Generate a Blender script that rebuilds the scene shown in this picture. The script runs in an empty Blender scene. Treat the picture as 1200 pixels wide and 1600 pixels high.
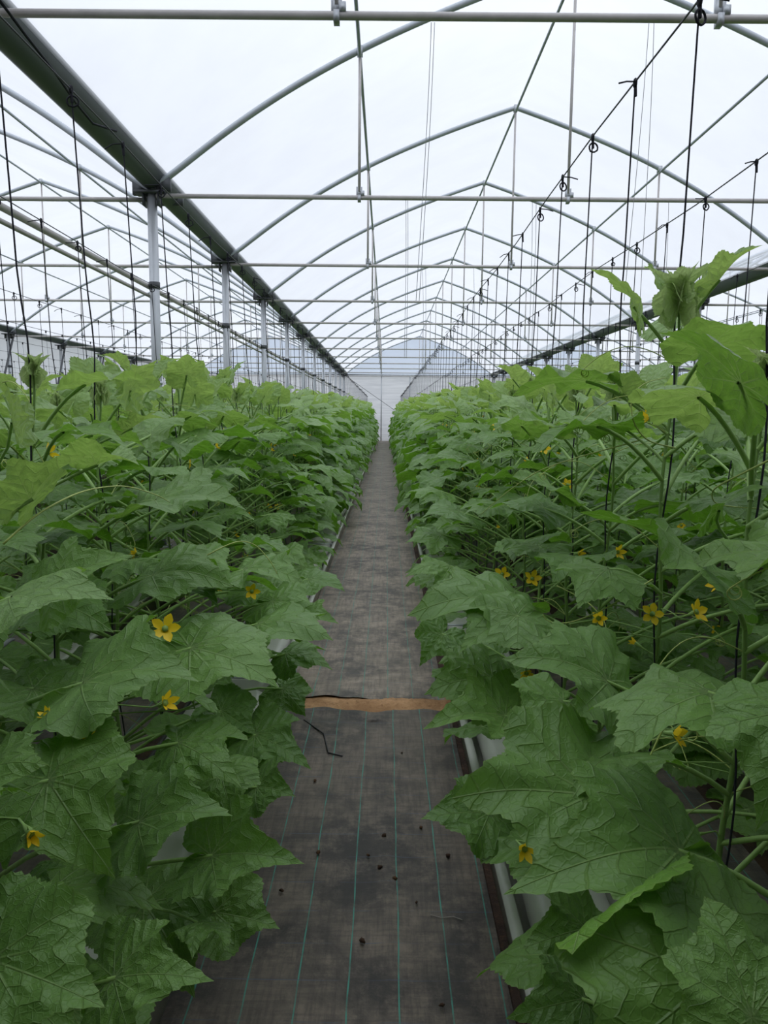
import bpy, math, random
import numpy as np
from mathutils import Vector, Matrix, Euler

# ------------------------------------------------------------------ camera, sky, exposure
scene = bpy.context.scene
C = scene.collection
PITCH, YAW, ROLL, CAMZ, FOC = 0.1265, -0.0020, 0.0091, 1.322, 1185.0
cd = bpy.data.cameras.new('camera')
cd.sensor_fit = 'VERTICAL'
cd.sensor_height = 24.0
cd.lens = 24.0 * FOC / 1600.0
cd.clip_start = 0.02
cd.clip_end = 300
cam = bpy.data.objects.new('camera', cd)
C.objects.link(cam)
cam.location = (0, 0, CAMZ)
cam.rotation_euler = (Matrix.Rotation(-YAW, 4, 'Z') @ Matrix.Rotation(math.pi / 2 - PITCH, 4, 'X') @ Matrix.Rotation(ROLL, 4, 'Z')).to_euler()
scene.camera = cam

SKY_STRENGTH = 1.12
w = bpy.data.worlds.new('overcast_sky')
scene.world = w
w.use_nodes = True
nt = w.node_tree
bg = nt.nodes['Background']
bg.inputs['Color'].default_value = (0.90, 0.935, 1.0, 1)
bg.inputs['Strength'].default_value = SKY_STRENGTH
# overcast sky: brighter towards the zenith
_tc = nt.nodes.new('ShaderNodeTexCoord')
_sx = nt.nodes.new('ShaderNodeSeparateXYZ')
_mr = nt.nodes.new('ShaderNodeMapRange')
nt.links.new(_tc.outputs['Generated'], _sx.inputs[0])
nt.links.new(_sx.outputs[2], _mr.inputs[0])
_mr.interpolation_type = 'SMOOTHSTEP'
_mr.inputs[1].default_value = 0.30
_mr.inputs[2].default_value = 1.0
_mr.inputs[3].default_value = 0.88 * SKY_STRENGTH
_mr.inputs[4].default_value = 2.5 * SKY_STRENGTH
nt.links.new(_mr.outputs[0], bg.inputs['Strength'])
vs = scene.view_settings
vs.view_transform = 'Standard'
vs.look = 'None'
vs.gamma = 1
vs.use_curve_mapping = False
vs.exposure = -0.08
scene.display_settings.display_device = 'sRGB'

# overall layout (metres): camera over the walkway, +Y down the greenhouse
SP = 3.25
D0 = 4.18
XL, XR = -2.22, 5.57
BW = XR - XL
YEND = D0 + 11 * SP
YFRONT = -0.6  # close behind the camera so the added wall darkens the foreground
ZTIE = 3.34
ZG = 3.52
WIREZ = 2.27
PIPEZ = 2.53
PROFILE = [(0.0, 3.42), (0.15, 3.52), (0.69, 3.87), (1.29, 4.29), (1.90, 4.62), (2.50, 4.88), (3.10, 5.10), (3.60, 5.27), (3.895, 5.40)]
RNG = random.Random(7)

# ------------------------------------------------------------------ materials
def new_mat(name):
    m = bpy.data.materials.new(name)
    m.use_nodes = True
    n = m.node_tree.nodes
    n.clear()
    out = n.new('ShaderNodeOutputMaterial')
    return m, m.node_tree, out

def N(nt, typ, **kw):
    n = nt.nodes.new(typ)
    for k, v in kw.items():
        if k in ('op',):
            n.operation = v
        elif k == 'ins':
            for kk, vv in v.items():
                if hasattr(vv, 'node'):
                    nt.links.new(vv, n.inputs[kk])
                else:
                    n.inputs[kk].default_value = vv
        else:
            setattr(n, k, v)
    return n

def math_n(nt, op, a, b=None, c=None, clamp=False):
    n = nt.nodes.new('ShaderNodeMath')
    n.operation = op
    n.use_clamp = clamp
    for i, v in enumerate((a, b, c)):
        if v is None:
            continue
        if hasattr(v, 'node'):
            nt.links.new(v, n.inputs[i])
        else:
            n.inputs[i].default_value = v
    return n.outputs[0]

def mixc(nt, fac, a, b):
    n = nt.nodes.new('ShaderNodeMix')
    n.data_type = 'RGBA'
    for s, v in ((n.inputs[0], fac), (n.inputs[6], a), (n.inputs[7], b)):
        if hasattr(v, 'node'):
            nt.links.new(v, s)
        else:
            s.default_value = v if not isinstance(v, tuple) or len(v) == 4 else (*v, 1)
    return n.outputs[2]

def ramp(nt, fac, lo, hi):
    n = nt.nodes.new('ShaderNodeMapRange')
    n.interpolation_type = 'SMOOTHSTEP'
    nt.links.new(fac, n.inputs[0])
    n.inputs[1].default_value = lo
    n.inputs[2].default_value = hi
    return n.outputs[0]

def noise(nt, vec, scale, detail=4, rough=0.55, dist=0.0):
    n = nt.nodes.new('ShaderNodeTexNoise')
    n.inputs['Scale'].default_value = scale
    n.inputs['Detail'].default_value = detail
    n.inputs['Roughness'].default_value = rough
    n.inputs['Distortion'].default_value = dist
    if vec is not None:
        nt.links.new(vec, n.inputs['Vector'])
    return n.outputs[0]

def mapping(nt, vec, scale):
    n = nt.nodes.new('ShaderNodeMapping')
    nt.links.new(vec, n.inputs[0])
    n.inputs['Scale'].default_value = scale
    return n.outputs[0]

def principled(nt, **ins):
    n = nt.nodes.new('ShaderNodeBsdfPrincipled')
    for k, v in ins.items():
        k = k.replace('_', ' ')
        if hasattr(v, 'node'):
            nt.links.new(v, n.inputs[k])
        else:
            n.inputs[k].default_value = v
    return n

def simple(name, col, rough=0.6, metal=0.0, var=0.15, scale=12.0, stretch=(1, 1, 1)):
    m, t, out = new_mat(name)
    tc = t.nodes.new('ShaderNodeTexCoord')
    v = mapping(t, tc.outputs['Object'], stretch)
    f = noise(t, v, scale)
    d = tuple(c * (1 - var) for c in col)
    l = tuple(min(1, c * (1 + var)) for c in col)
    c = mixc(t, f, d, l)
    p = principled(t, Base_Color=c, Roughness=rough, Metallic=metal)
    t.links.new(p.outputs[0], out.inputs[0])
    return m

M = {}
M['galv'] = simple('galvanised_steel', (0.42, 0.44, 0.46), 0.42, 0.4, 0.22, 9, (1, 1, .3))
M['arch'] = simple('galvanised_arch_tube', (0.40, 0.43, 0.46), 0.45, 0.3, 0.18, 7)
M['tie'] = simple('weathered_tie_tube', (0.46, 0.435, 0.42), 0.6, 0.1, 0.25, 10)
M['gutter'] = simple('dull_zinc_gutter', (0.085, 0.095, 0.10), 0.5, 0.3, 0.3, 3, (1, .2, 1))
M['dark'] = simple('dark_steel', (0.07, 0.075, 0.08), 0.6, 0.3, 0.2)
M['wire'] = simple('taut_wire', (0.05, 0.05, 0.06), 0.55, 0.3, 0.1)
M['twine'] = simple('black_twine', (0.012, 0.012, 0.02), 0.9, 0.0, 0.3, 60)
M['ptwine'] = simple('pale_twine', (0.30, 0.31, 0.30), 0.9, 0.0, 0.2, 60)
M['pot'] = simple('white_trough_plastic', (0.50, 0.50, 0.45), 0.45, 0.0, 0.12, 5, (4, .5, 4))
M['bag'] = simple('white_bag_film', (0.52, 0.52, 0.47), 0.35, 0.0, 0.12, 9)
M['hose'] = simple('black_drip_hose', (0.015, 0.015, 0.016), 0.5)
M['dry'] = simple('dried_leaf_brown', (0.10, 0.05, 0.02), 0.9, 0, 0.4, 30)
M['clod'] = simple('soil_clod_brown', (0.055, 0.028, 0.015), 0.95, 0, 0.4, 60)
M['board'] = simple('weathered_pallet_board', (0.30, 0.27, 0.23), 0.8, 0, 0.25, 8)

def stem_mat(name, col, hairy=0.12):
    m, t, out = new_mat(name)
    tc = t.nodes.new('ShaderNodeTexCoord')
    f = noise(t, mapping(t, tc.outputs['Object'], (1, 1, .15)), 90)
    c = mixc(t, f, tuple(x * .75 for x in col), tuple(x * 1.25 for x in col))
    p = principled(t, Base_Color=c, Roughness=0.55, Sheen_Weight=hairy, Subsurface_Weight=0.0)
    t.links.new(p.outputs[0], out.inputs[0])
    return m
M['stem'] = stem_mat('green_stem', (0.16, 0.28, 0.06))
M['petiole'] = stem_mat('green_petiole', (0.23, 0.38, 0.09))
M['tendril'] = stem_mat('pale_tendril', (0.36, 0.44, 0.10))

def petal_mat():
    m, t, out = new_mat('yellow_petal')
    p = principled(t, Base_Color=(0.97, 0.66, 0.015, 1), Roughness=0.5)
    tr = N(t, 'ShaderNodeBsdfTranslucent', ins={'Color': (1.0, 0.74, 0.03, 1)})
    mx = N(t, 'ShaderNodeMixShader', ins={0: 0.35, 1: p.outputs[0], 2: tr.outputs[0]})
    t.links.new(mx.outputs[0], out.inputs[0])
    return m
M['petal'] = petal_mat()

def leaf_mat():
    m, t, out = new_mat('cucumber_leaf')
    def attr(nm, ty='GEOMETRY'):
        a = t.nodes.new('ShaderNodeAttribute')
        a.attribute_type = ty
        a.attribute_name = nm
        return a
    lp = attr('lp').outputs['Vector']
    vn = attr('vn').outputs['Vector']
    sep = N(t, 'ShaderNodeSeparateXYZ', ins={0: vn})
    vd, sv, rr = sep.outputs
    yg = attr('yg').outputs['Fac']
    rnd = attr('rnd').outputs['Fac']
    oi = t.nodes.new('ShaderNodeObjectInfo')
    osep = N(t, 'ShaderNodeSeparateColor', ins={0: oi.outputs['Color']})
    # object colour carries (1 - youth, 1 - tone) for single blades; plain objects stay white = 0
    oy = math_n(t, 'SUBTRACT', 1.0, osep.outputs[0])
    orr = math_n(t, 'SUBTRACT', 1.0, osep.outputs[1])
    young = math_n(t, 'ADD', yg, oy, clamp=True)
    tone = math_n(t, 'FRACT', math_n(t, 'ADD', rnd, orr))
    # veins
    width = math_n(t, 'MULTIPLY_ADD', rr, -0.010, 0.0155)
    main = math_n(t, 'SUBTRACT', 1.0, math_n(t, 'DIVIDE', vd, width), clamp=True)
    svn = math_n(t, 'ADD', sv, math_n(t, 'MULTIPLY', noise(t, lp, 4.5, 2), .10))
    fr = math_n(t, 'PINGPONG', math_n(t, 'MULTIPLY', svn, 5.4), 0.5)
    sec = math_n(t, 'SUBTRACT', 1.0, math_n(t, 'DIVIDE', fr, 0.055), clamp=True)
    sec = math_n(t, 'MULTIPLY', sec, math_n(t, 'GREATER_THAN', sv, 0.05))
    vor = N(t, 'ShaderNodeTexVoronoi', feature='DISTANCE_TO_EDGE', ins={'Vector': lp, 'Scale': 17.0})
    net = math_n(t, 'SUBTRACT', 1.0, math_n(t, 'DIVIDE', vor.outputs[0], 0.10), clamp=True)
    puff = noise(t, lp, 7.0, 3)
    h = math_n(t, 'MULTIPLY_ADD', main, -1.0, math_n(t, 'MULTIPLY', sec, -0.55))
    h = math_n(t, 'MULTIPLY_ADD', net, -0.10, h)
    # tissue swells between the side veins
    h = math_n(t, 'MULTIPLY_ADD', math_n(t, 'POWER', fr, 0.7), 0.9, h)
    h = math_n(t, 'MULTIPLY_ADD', puff, 1.0, h)
    bump = N(t, 'ShaderNodeBump', ins={'Strength': 0.6, 'Distance': 0.007, 'Height': h})
    # colour
    blot = noise(t, lp, 3.0, 3)
    old = mixc(t, tone, (0.085, 0.210, 0.020), (0.175, 0.360, 0.040))
    old = mixc(t, ramp(t, blot, .4, .75), old, (0.125, 0.275, 0.028))
    yc = mixc(t, tone, (0.280, 0.450, 0.120), (0.400, 0.580, 0.200))
    col = mixc(t, young, old, yc)
    vm = math_n(t, 'MAXIMUM', math_n(t, 'MULTIPLY', main, 0.8), math_n(t, 'MULTIPLY', sec, 0.34))
    col = mixc(t, vm, col, (0.38, 0.55, 0.17))
    col = mixc(t, math_n(t, 'MULTIPLY', ramp(t, puff, .62, .35), .15), col, (0.05, 0.15, 0.015))
    edge = ramp(t, attr('ed').outputs['Fac'], 0.965, 1.0)
    col = mixc(t, math_n(t, 'MULTIPLY', edge, .45), col, (0.22, 0.34, 0.06))
    sp = ramp(t, noise(t, lp, 11.0, 1), 0.76, 0.80)
    col = mixc(t, math_n(t, 'MULTIPLY', sp, .5), col, (0.30, 0.38, 0.10))
    geo = t.nodes.new('ShaderNodeNewGeometry')
    pale = ramp(t, yg, 1.2, 2.0)
    col = mixc(t, math_n(t, 'MULTIPLY', pale, .75), col, (0.62, 0.74, 0.34))
    colb = mixc(t, 0.42, col, (0.15, 0.24, 0.09))
    colf = mixc(t, geo.outputs['Backfacing'], col, colb)
    p = principled(t, Base_Color=colf, Roughness=0.43, Normal=bump.outputs[0], Sheen_Weight=0.04, Sheen_Roughness=0.4)
    p.inputs['Specular IOR Level'].default_value = 0.4
    tcol = mixc(t, young, (0.15, 0.36, 0.02), (0.52, 0.72, 0.17))
    tcol = mixc(t, math_n(t, 'MULTIPLY', vm, .6), tcol, (0.55, 0.72, 0.25))
    tcol = mixc(t, ramp(t, puff, .35, .7), mixc(t, .2, tcol, (0.06, 0.16, 0.01)), tcol)
    tcol = mixc(t, math_n(t, 'MULTIPLY', pale, .8), tcol, (0.66, 0.80, 0.38))
    tr = N(t, 'ShaderNodeBsdfTranslucent', ins={'Color': tcol, 'Normal': bump.outputs[0]})
    mx = N(t, 'ShaderNodeMixShader', ins={0: 0.36, 1: p.outputs[0], 2: tr.outputs[0]})
    t.links.new(mx.outputs[0], out.inputs[0])
    return m
M['leaf'] = leaf_mat()

def film_mat(name, clear, milk, col, streak):
    m, t, out = new_mat(name)
    tc = t.nodes.new('ShaderNodeTexCoord')
    f = noise(t, mapping(t, tc.outputs['Object'], streak), 2.0, 6, .6)
    c = mixc(t, ramp(t, f, .3, .75), tuple(x * .95 for x in col), col)
    a = N(t, 'ShaderNodeBsdfTransparent', ins={0: c})
    b = N(t, 'ShaderNodeBsdfTranslucent', ins={0: c})
    d = N(t, 'ShaderNodeBsdfDiffuse', ins={0: c})
    x = N(t, 'ShaderNodeMixShader', ins={0: milk, 1: b.outputs[0], 2: d.outputs[0]})
    y = N(t, 'ShaderNodeMixShader', ins={0: clear, 1: x.outputs[0], 2: a.outputs[0]})
    t.links.new(y.outputs[0], out.inputs[0])
    return m
M['roof'] = film_mat('greenhouse_roof_film', 0.64, 0.22, (0.905, 0.925, 0.965), (.3, .6, 1))
M['gable'] = film_mat('blueish_gable_film', 0.40, 0.30, (0.66, 0.73, 0.83), (.5, 1, 1))
M['side'] = film_mat('white_side_film', 0.05, 0.45, (0.66, 0.68, 0.70), (1, .3, 1))
M['front'] = simple('grey_light_blocker', (0.16, 0.16, 0.155), 0.8)

def curtain_mat():
    m, t, out = new_mat('white_woven_end_sheet')
    tc = t.nodes.new('ShaderNodeTexCoord')
    o = tc.outputs['Object']
    f = noise(t, mapping(t, o, (.35, 1, 5)), 1.6, 6, .6, .4)
    c = mixc(t, ramp(t, f, .3, .7), (0.60, 0.61, 0.63), (0.74, 0.745, 0.76))
    bp = N(t, 'ShaderNodeBump', ins={'Strength': .5, 'Distance': .05, 'Height': f})
    d = N(t, 'ShaderNodeBsdfDiffuse', ins={0: c, 'Normal': bp.outputs[0]})
    b = N(t, 'ShaderNodeBsdfTranslucent', ins={0: c, 'Normal': bp.outputs[0]})
    x = N(t, 'ShaderNodeMixShader', ins={0: .5, 1: d.outputs[0], 2: b.outputs[0]})
    t.links.new(x.outputs[0], out.inputs[0])
    return m
M['curtain'] = curtain_mat()

def cloth_mat(name, xoff, lines=True, sheen_gain=1.0):
    m, t, out = new_mat(name)
    tc = t.nodes.new('ShaderNodeTexCoord')
    o = tc.outputs['Object']
    s = N(t, 'ShaderNodeSeparateXYZ', ins={0: o})
    X, Y, Z = s.outputs
    n1 = noise(t, o, 2.6, 8, .7, .4)
    n2 = noise(t, o, 9.0, 8, .75)
    n3 = noise(t, mapping(t, o, (60, 5, 1)), 1.0, 4, .7)
    n4 = noise(t, mapping(t, o, (5, 60, 1)), 1.0, 4, .7)
    sc_ = lambda q: tuple(min(1, w_ * sheen_gain) for w_ in q)
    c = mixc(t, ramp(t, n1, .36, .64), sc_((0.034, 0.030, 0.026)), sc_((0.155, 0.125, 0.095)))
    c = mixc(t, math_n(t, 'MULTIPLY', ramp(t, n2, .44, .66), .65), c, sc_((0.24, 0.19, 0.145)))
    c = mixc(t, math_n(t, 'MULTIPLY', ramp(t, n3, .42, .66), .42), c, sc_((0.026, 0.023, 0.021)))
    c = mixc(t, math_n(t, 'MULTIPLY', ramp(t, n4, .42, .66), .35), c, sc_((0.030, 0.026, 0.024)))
    wob = math_n(t, 'MULTIPLY', math_n(t, 'SUBTRACT', noise(t, mapping(t, o, (1, 1, 1)), 3.0, 2), .5), .012)
    if lines:
        xx = math_n(t, 'ADD', math_n(t, 'SUBTRACT', X, xoff), wob)
        fx = math_n(t, 'PINGPONG', xx, .059)
        lx = math_n(t, 'LESS_THAN', fx, .0018)
        brk = math_n(t, 'MULTIPLY_ADD', ramp(t, noise(t, o, 14, 4), .38, .6), .55, .4)
        c = mixc(t, math_n(t, 'MULTIPLY', lx, brk), c, (0.05, 0.27, 0.20))
        yy = math_n(t, 'ADD', Y, wob)
        fy = math_n(t, 'PINGPONG', yy, .0625)
        ly = math_n(t, 'LESS_THAN', fy, .0018)
        brk2 = math_n(t, 'MULTIPLY', ramp(t, noise(t, o, 6, 4), .42, .62), .55)
        c = mixc(t, math_n(t, 'MULTIPLY', ly, brk2), c, (0.070, 0.10, 0.16))
    wx = N(t, 'ShaderNodeTexWave', ins={'Vector': mapping(t, o, (1, 1, 1)), 'Scale': 110.0, 'Distortion': 1.0})
    hh = math_n(t, 'ADD', math_n(t, 'MULTIPLY', wx.outputs[1], .15), n2)
    bp = N(t, 'ShaderNodeBump', ins={'Strength': .35, 'Distance': .004, 'Height': hh})
    p = principled(t, Base_Color=c, Roughness=0.62, Normal=bp.outputs[0], Sheen_Weight=.22, Sheen_Roughness=.5)
    p.inputs['Specular IOR Level'].default_value = .3
    p.inputs['Sheen Tint'].default_value = (1, .93, .88, 1)
    t.links.new(p.outputs[0], out.inputs[0])
    return m
M['cloth_near'] = cloth_mat('woven_ground_cover_near', 0.042, True, 0.98)
M['cloth_far'] = cloth_mat('woven_ground_cover_far_sheen', 0.019, True, 1.9)  # grazing sheen of the far walkway put into lighter cloth colours
M['cloth_plain'] = cloth_mat('woven_ground_cover_aisle', 0.0)

def soil_mat(name, a, b, c3):
    m, t, out = new_mat(name)
    tc = t.nodes.new('ShaderNodeTexCoord')
    o = tc.outputs['Object']
    n1 = noise(t, o, 6, 8, .7)
    n2 = noise(t, o, 45, 6, .75)
    c = mixc(t, ramp(t, n1, .35, .68), a, b)
    c = mixc(t, ramp(t, n2, .5, .75), c, c3)
    h = math_n(t, 'ADD', n1, math_n(t, 'MULTIPLY', n2, .4))
    bp = N(t, 'ShaderNodeBump', ins={'Strength': .8, 'Distance': .02, 'Height': h})
    p = principled(t, Base_Color=c, Roughness=.95, Normal=bp.outputs[0])
    t.links.new(p.outputs[0], out.inputs[0])
    return m
M['soil'] = soil_mat('dark_red_soil', (0.045, 0.028, 0.020), (0.09, 0.052, 0.032), (0.14, 0.075, 0.04))
M['sand'] = soil_mat('orange_sandy_soil', (0.36, 0.19, 0.085), (0.62, 0.36, 0.18), (0.24, 0.12, 0.055))

# ------------------------------------------------------------------ helpers
def link_mesh(name, mesh, parent=None, mat=None, matrix=None):
    o = bpy.data.objects.new(name, mesh)
    C.objects.link(o)
    if mat is not None and not mesh.materials:
        mesh.materials.append(mat)
    if parent is not None:
        o.parent = parent
    if matrix is not None:
        o.matrix_basis = matrix
    return o

def mk_mesh(name, V, F, mat=None, smooth=True, attrs=None):
    """V (n,3), F list of tuples or (m,4)/(m,3) int array"""
    me = bpy.data.meshes.new(name)
    V = np.asarray(V, dtype=np.float32)
    if isinstance(F, np.ndarray) and F.ndim == 2:
        k = F.shape[1]
        me.vertices.add(len(V))
        me.vertices.foreach_set('co', V.ravel())
        me.loops.add(F.size)
        me.loops.foreach_set('vertex_index', F.astype(np.int32).ravel())
        me.polygons.add(len(F))
        me.polygons.foreach_set('loop_start', np.arange(0, F.size, k, dtype=np.int32))
        me.polygons.foreach_set('loop_total', np.full(len(F), k, dtype=np.int32))
        me.update(calc_edges=True)
    else:
        me.from_pydata([tuple(v) for v in V.tolist()], [], [tuple(f) for f in F])
    if smooth:
        me.polygons.foreach_set('use_smooth', np.ones(len(me.polygons), dtype=bool))
    if attrs:
        for k, a in attrs.items():
            a = np.asarray(a, dtype=np.float32)
            if a.ndim == 2:
                at = me.attributes.new(k, 'FLOAT_VECTOR', 'POINT')
                at.data.foreach_set('vector', a.ravel())
            else:
                at = me.attributes.new(k, 'FLOAT', 'POINT')
                at.data.foreach_set('value', a)
    if mat is not None:
        me.materials.append(mat)
    return me

def tube_arrays(path, rad, sides=8, caps=True):
    """tube along a polyline; returns V, quads (with degenerate-free cap fans as quads)"""
    P = np.asarray(path, float)
    n = len(P)
    R = np.full(n, rad, float) if np.isscalar(rad) else np.asarray(rad, float)
    T = np.zeros_like(P)
    T[1:-1] = P[2:] - P[:-2]
    T[0] = P[1] - P[0]
    T[-1] = P[-1] - P[-2]
    T /= np.maximum(np.linalg.norm(T, axis=1, keepdims=True), 1e-9)
    up = np.array([0, 0, 1.0]) if abs(T[0][2]) < .9 else np.array([1.0, 0, 0])
    A = np.cross(T[0], up)
    A /= np.linalg.norm(A)
    V = []
    ang = np.arange(sides) * 2 * math.pi / sides
    for i in range(n):
        A = A - T[i] * A.dot(T[i])
        A /= max(np.linalg.norm(A), 1e-9)
        B = np.cross(T[i], A)
        V.append(P[i] + R[i] * (np.cos(ang)[:, None] * A + np.sin(ang)[:, None] * B))
    V = np.concatenate(V)
    F = []
    for i in range(n - 1):
        for j in range(sides):
            k = (j + 1) % sides
            F.append((i * sides + j, i * sides + k, (i + 1) * sides + k, (i + 1) * sides + j))
    if caps and sides % 2 == 0:
        for b, flip in ((0, True), ((n - 1) * sides, False)):
            for j in range(1, sides - 2, 2):
                q = (b, b + j, b + j + 1, b + j + 2)
                F.append(q[::-1] if flip else q)
    return V, np.array(F, dtype=np.int64)

class MB:
    """collects quads"""
    def __init__(s):
        s.V, s.F, s.n = [], [], 0
    def add(s, V, F):
        V = np.asarray(V, float)
        s.V.append(V)
        s.F.append(np.asarray(F, dtype=np.int64) + s.n)
        s.n += len(V)
        return s
    def tube(s, path, rad, sides=8, caps=True):
        return s.add(*tube_arrays(path, rad, sides, caps))
    def box(s, c, d, rot=None):
        c = np.array(c, float)
        d = np.array(d, float) / 2
        V = np.array([(x, y, z) for x in (-1, 1) for y in (-1, 1) for z in (-1, 1)], float) * d
        if rot is not None:
            V = V @ np.array(rot).T
        return s.add(V + c, [(0, 1, 3, 2), (4, 6, 7, 5), (0, 4, 5, 1), (2, 3, 7, 6), (0, 2, 6, 4), (1, 5, 7, 3)])
    def prism(s, prof, y0, y1, closed=True):
        """profile in xz extruded along y"""
        n = len(prof)
        V = [(x, y0, z) for x, z in prof] + [(x, y1, z) for x, z in prof]
        F = []
        for i in range(n if closed else n - 1):
            j = (i + 1) % n
            F.append((i, j, n + j, n + i))
        return s.add(V, F)
    def mesh(s, name, mat=None, smooth=True, attrs=None):
        return mk_mesh(name, np.concatenate(s.V), np.concatenate(s.F), mat, smooth, attrs)
    def build(s, name, mat, parent=None, smooth=True, matrix=None):
        return link_mesh(name, s.mesh(name, mat, smooth), parent, None, matrix)

def tag(o, label=None, cat=None, group=None, kind=None):
    if label: o['label'] = label
    if cat: o['category'] = cat
    if group: o['group'] = group
    if kind: o['kind'] = kind
    return o

def empty(name, loc=(0, 0, 0)):
    o = bpy.data.objects.new(name, None)
    o.empty_display_size = .1
    C.objects.link(o)
    o.location = loc
    return o

def copy_tree(o, parent=None):
    c = o.copy()
    C.objects.link(c)
    c.parent = parent
    for ch in list(o.children):
        copy_tree(ch, c)
    return c

ORD = ['first', 'second', 'third', 'fourth', 'fifth', 'sixth', 'seventh', 'eighth', 'ninth', 'tenth', 'eleventh', 'twelfth', 'thirteenth', 'fourteenth', 'fifteenth', 'sixteenth', 'seventeenth', 'eighteenth', 'nineteenth', 'twentieth']

# pixel of the 1200 x 1600 photograph -> point of the place at distance Y
def at(px, py, Y):
    a, b = px - 600, py - 800
    c, s = math.cos(ROLL), math.sin(ROLL)
    a, b = c * a + s * b, -s * a + c * b
    x, y, z = a / FOC, 1.0, -b / FOC
    c, s = math.cos(PITCH), math.sin(PITCH)
    y, z = y * c + z * s, -y * s + z * c
    c, s = math.cos(YAW), math.sin(YAW)
    x, y = c * x + s * y, -s * x + c * y
    k = Y / y
    return np.array([x * k, Y, CAMZ + z * k])

# ------------------------------------------------------------------ the shell
bays = [(XL - BW, XL), (XL, XR), (XR, XR + BW), (XR + BW, XR + 2 * BW)]
X0, X1 = bays[0][0], bays[-1][1]
fl = MB().add([(X0 - 2, YFRONT - 1, 0), (X1 + 2, YFRONT - 1, 0), (X1 + 2, YEND + 1, 0), (X0 - 2, YEND + 1, 0)], [(0, 1, 2, 3)]).build('floor', M['soil'], smooth=False)
tag(fl, kind='structure')

_px = np.array([p[0] for p in PROFILE]); _pz = np.array([p[1] for p in PROFILE])
_pc = np.polyfit(np.sqrt(_px + .05), _pz, 4)
def arch_z(x):
    u = x if x <= BW / 2 else BW - x
    return float(np.polyval(_pc, math.sqrt(u + .05)))
def arch_pts(xa, off=0.0, dense=6):
    n = 8 * dense
    us = (np.linspace(0, 1, n + 1) ** 1.25) * BW / 2
    xs = list(us) + [BW - u for u in us[-2::-1]]
    return [(xa + x, arch_z(x) + off) for x in xs]

for i, (xa, xb) in enumerate(bays):
    pts = arch_pts(xa, .045)
    o = MB().prism(pts, YFRONT, YEND, closed=False).build('ceiling', M['roof'])
    tag(o, 'white translucent film stretched over the arches of one bay', kind='structure')

# end wall: sheet below the tie line, bluish gable film above it
def wrinkled_wall(name, xa, xb, y, z0, z1, mat, amp=.02, nx=60, nz=24, seed=1):
    r = np.random.RandomState(seed)
    gx, gz = np.meshgrid(np.linspace(xa, xb, nx), np.linspace(z0, z1, nz))
    gy = np.full_like(gx, y)
    for _ in range(10):
        fx, fz, ph = r.uniform(.1, .7), r.uniform(1, 9), r.uniform(0, 6)
        gy += amp / 4 * np.sin(gx * fx + gz * fz + ph)
    V = np.stack([gx, gy, gz], -1).reshape(-1, 3)
    F = [(j * nx + i, j * nx + i + 1, (j + 1) * nx + i + 1, (j + 1) * nx + i) for j in range(nz - 1) for i in range(nx - 1)]
    o = link_mesh(name, mk_mesh(name, V, np.array(F), mat))
    return tag(o, kind='structure')
wrinkled_wall('wall_back', X0 + .02, X1 - .02, YEND + .12, 0, 3.38, M['curtain'], .03, 120, 40)
for i, (xa, xb) in enumerate(bays):
    pts = arch_pts(xa, .02, 3)
    n = len(pts)
    V = [(x, YEND + .10, z) for x, z in pts] + [(x, YEND + .10, 3.38) for x, z in pts]
    F = [(k, k + 1, n + k + 1, n + k) for k in range(n - 1)]
    o = MB().add(V, F).build('wall_back', M['gable'], smooth=False)
    tag(o, kind='structure')
# side walls and an unseen opaque wall added behind the camera to block light
for nm, x in (('wall_left', X0 - .2), ('wall_right', X1 + .2)):
    V = [(x, YFRONT, 0), (x, YEND, 0), (x, YEND, 3.5), (x, YFRONT, 3.5)]
    tag(MB().add(V, [(0, 1, 2, 3)]).build(nm, M['side'], smooth=False), kind='structure')
for i, (xa, xb) in enumerate(bays):
    pts = arch_pts(xa, .02, 3)
    n = len(pts)
    V = [(x, YFRONT, z) for x, z in pts] + [(x, YFRONT, 0) for x, z in pts]
    tag(MB().add(V, [(k, k + 1, n + k + 1, n + k) for k in range(n - 1)]).build('wall_front_light_block', M['front'], smooth=False), kind='structure')

bay_name = ['bay behind the post line', 'middle bay over the walkway', 'bay beyond the far gutter', 'outermost bay beyond two gutters']

# gutters
gp = [(-.13, .10), (-.135, .125), (-.115, .125), (-.075, 0.02), (.075, .02), (.115, .125), (.135, .125), (.13, .10), (.085, 0), (.035, -.035), (-.035, -.035), (-.085, 0)]
glab = {0: 'dark zinc gutter at the foot of the far side wall', 1: 'wide dark zinc gutter on the post line beside the walkway',
        2: 'dark zinc gutter above the cucumber rows where the middle bay ends', 3: 'dark gutter two bays away beyond the tall cucumber plant', 4: 'dark gutter at the outermost side wall'}
for i, x in enumerate([X0, XL, XR, XR + BW, X1]):
    g = MB().prism([(x + a, ZG - .08 + b) for a, b in gp], YFRONT + .05, YEND, True).build('gutter', M['gutter'], smooth=False)
    tag(g, glab[i], 'gutter')
    if i == 1:
        for yy in np.arange(1.5, YEND, 6.5):
            MB().box((x, yy, ZG - .06), (.285, .05, .10)).build('joint_sleeve', M['dark'], g, False)

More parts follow.
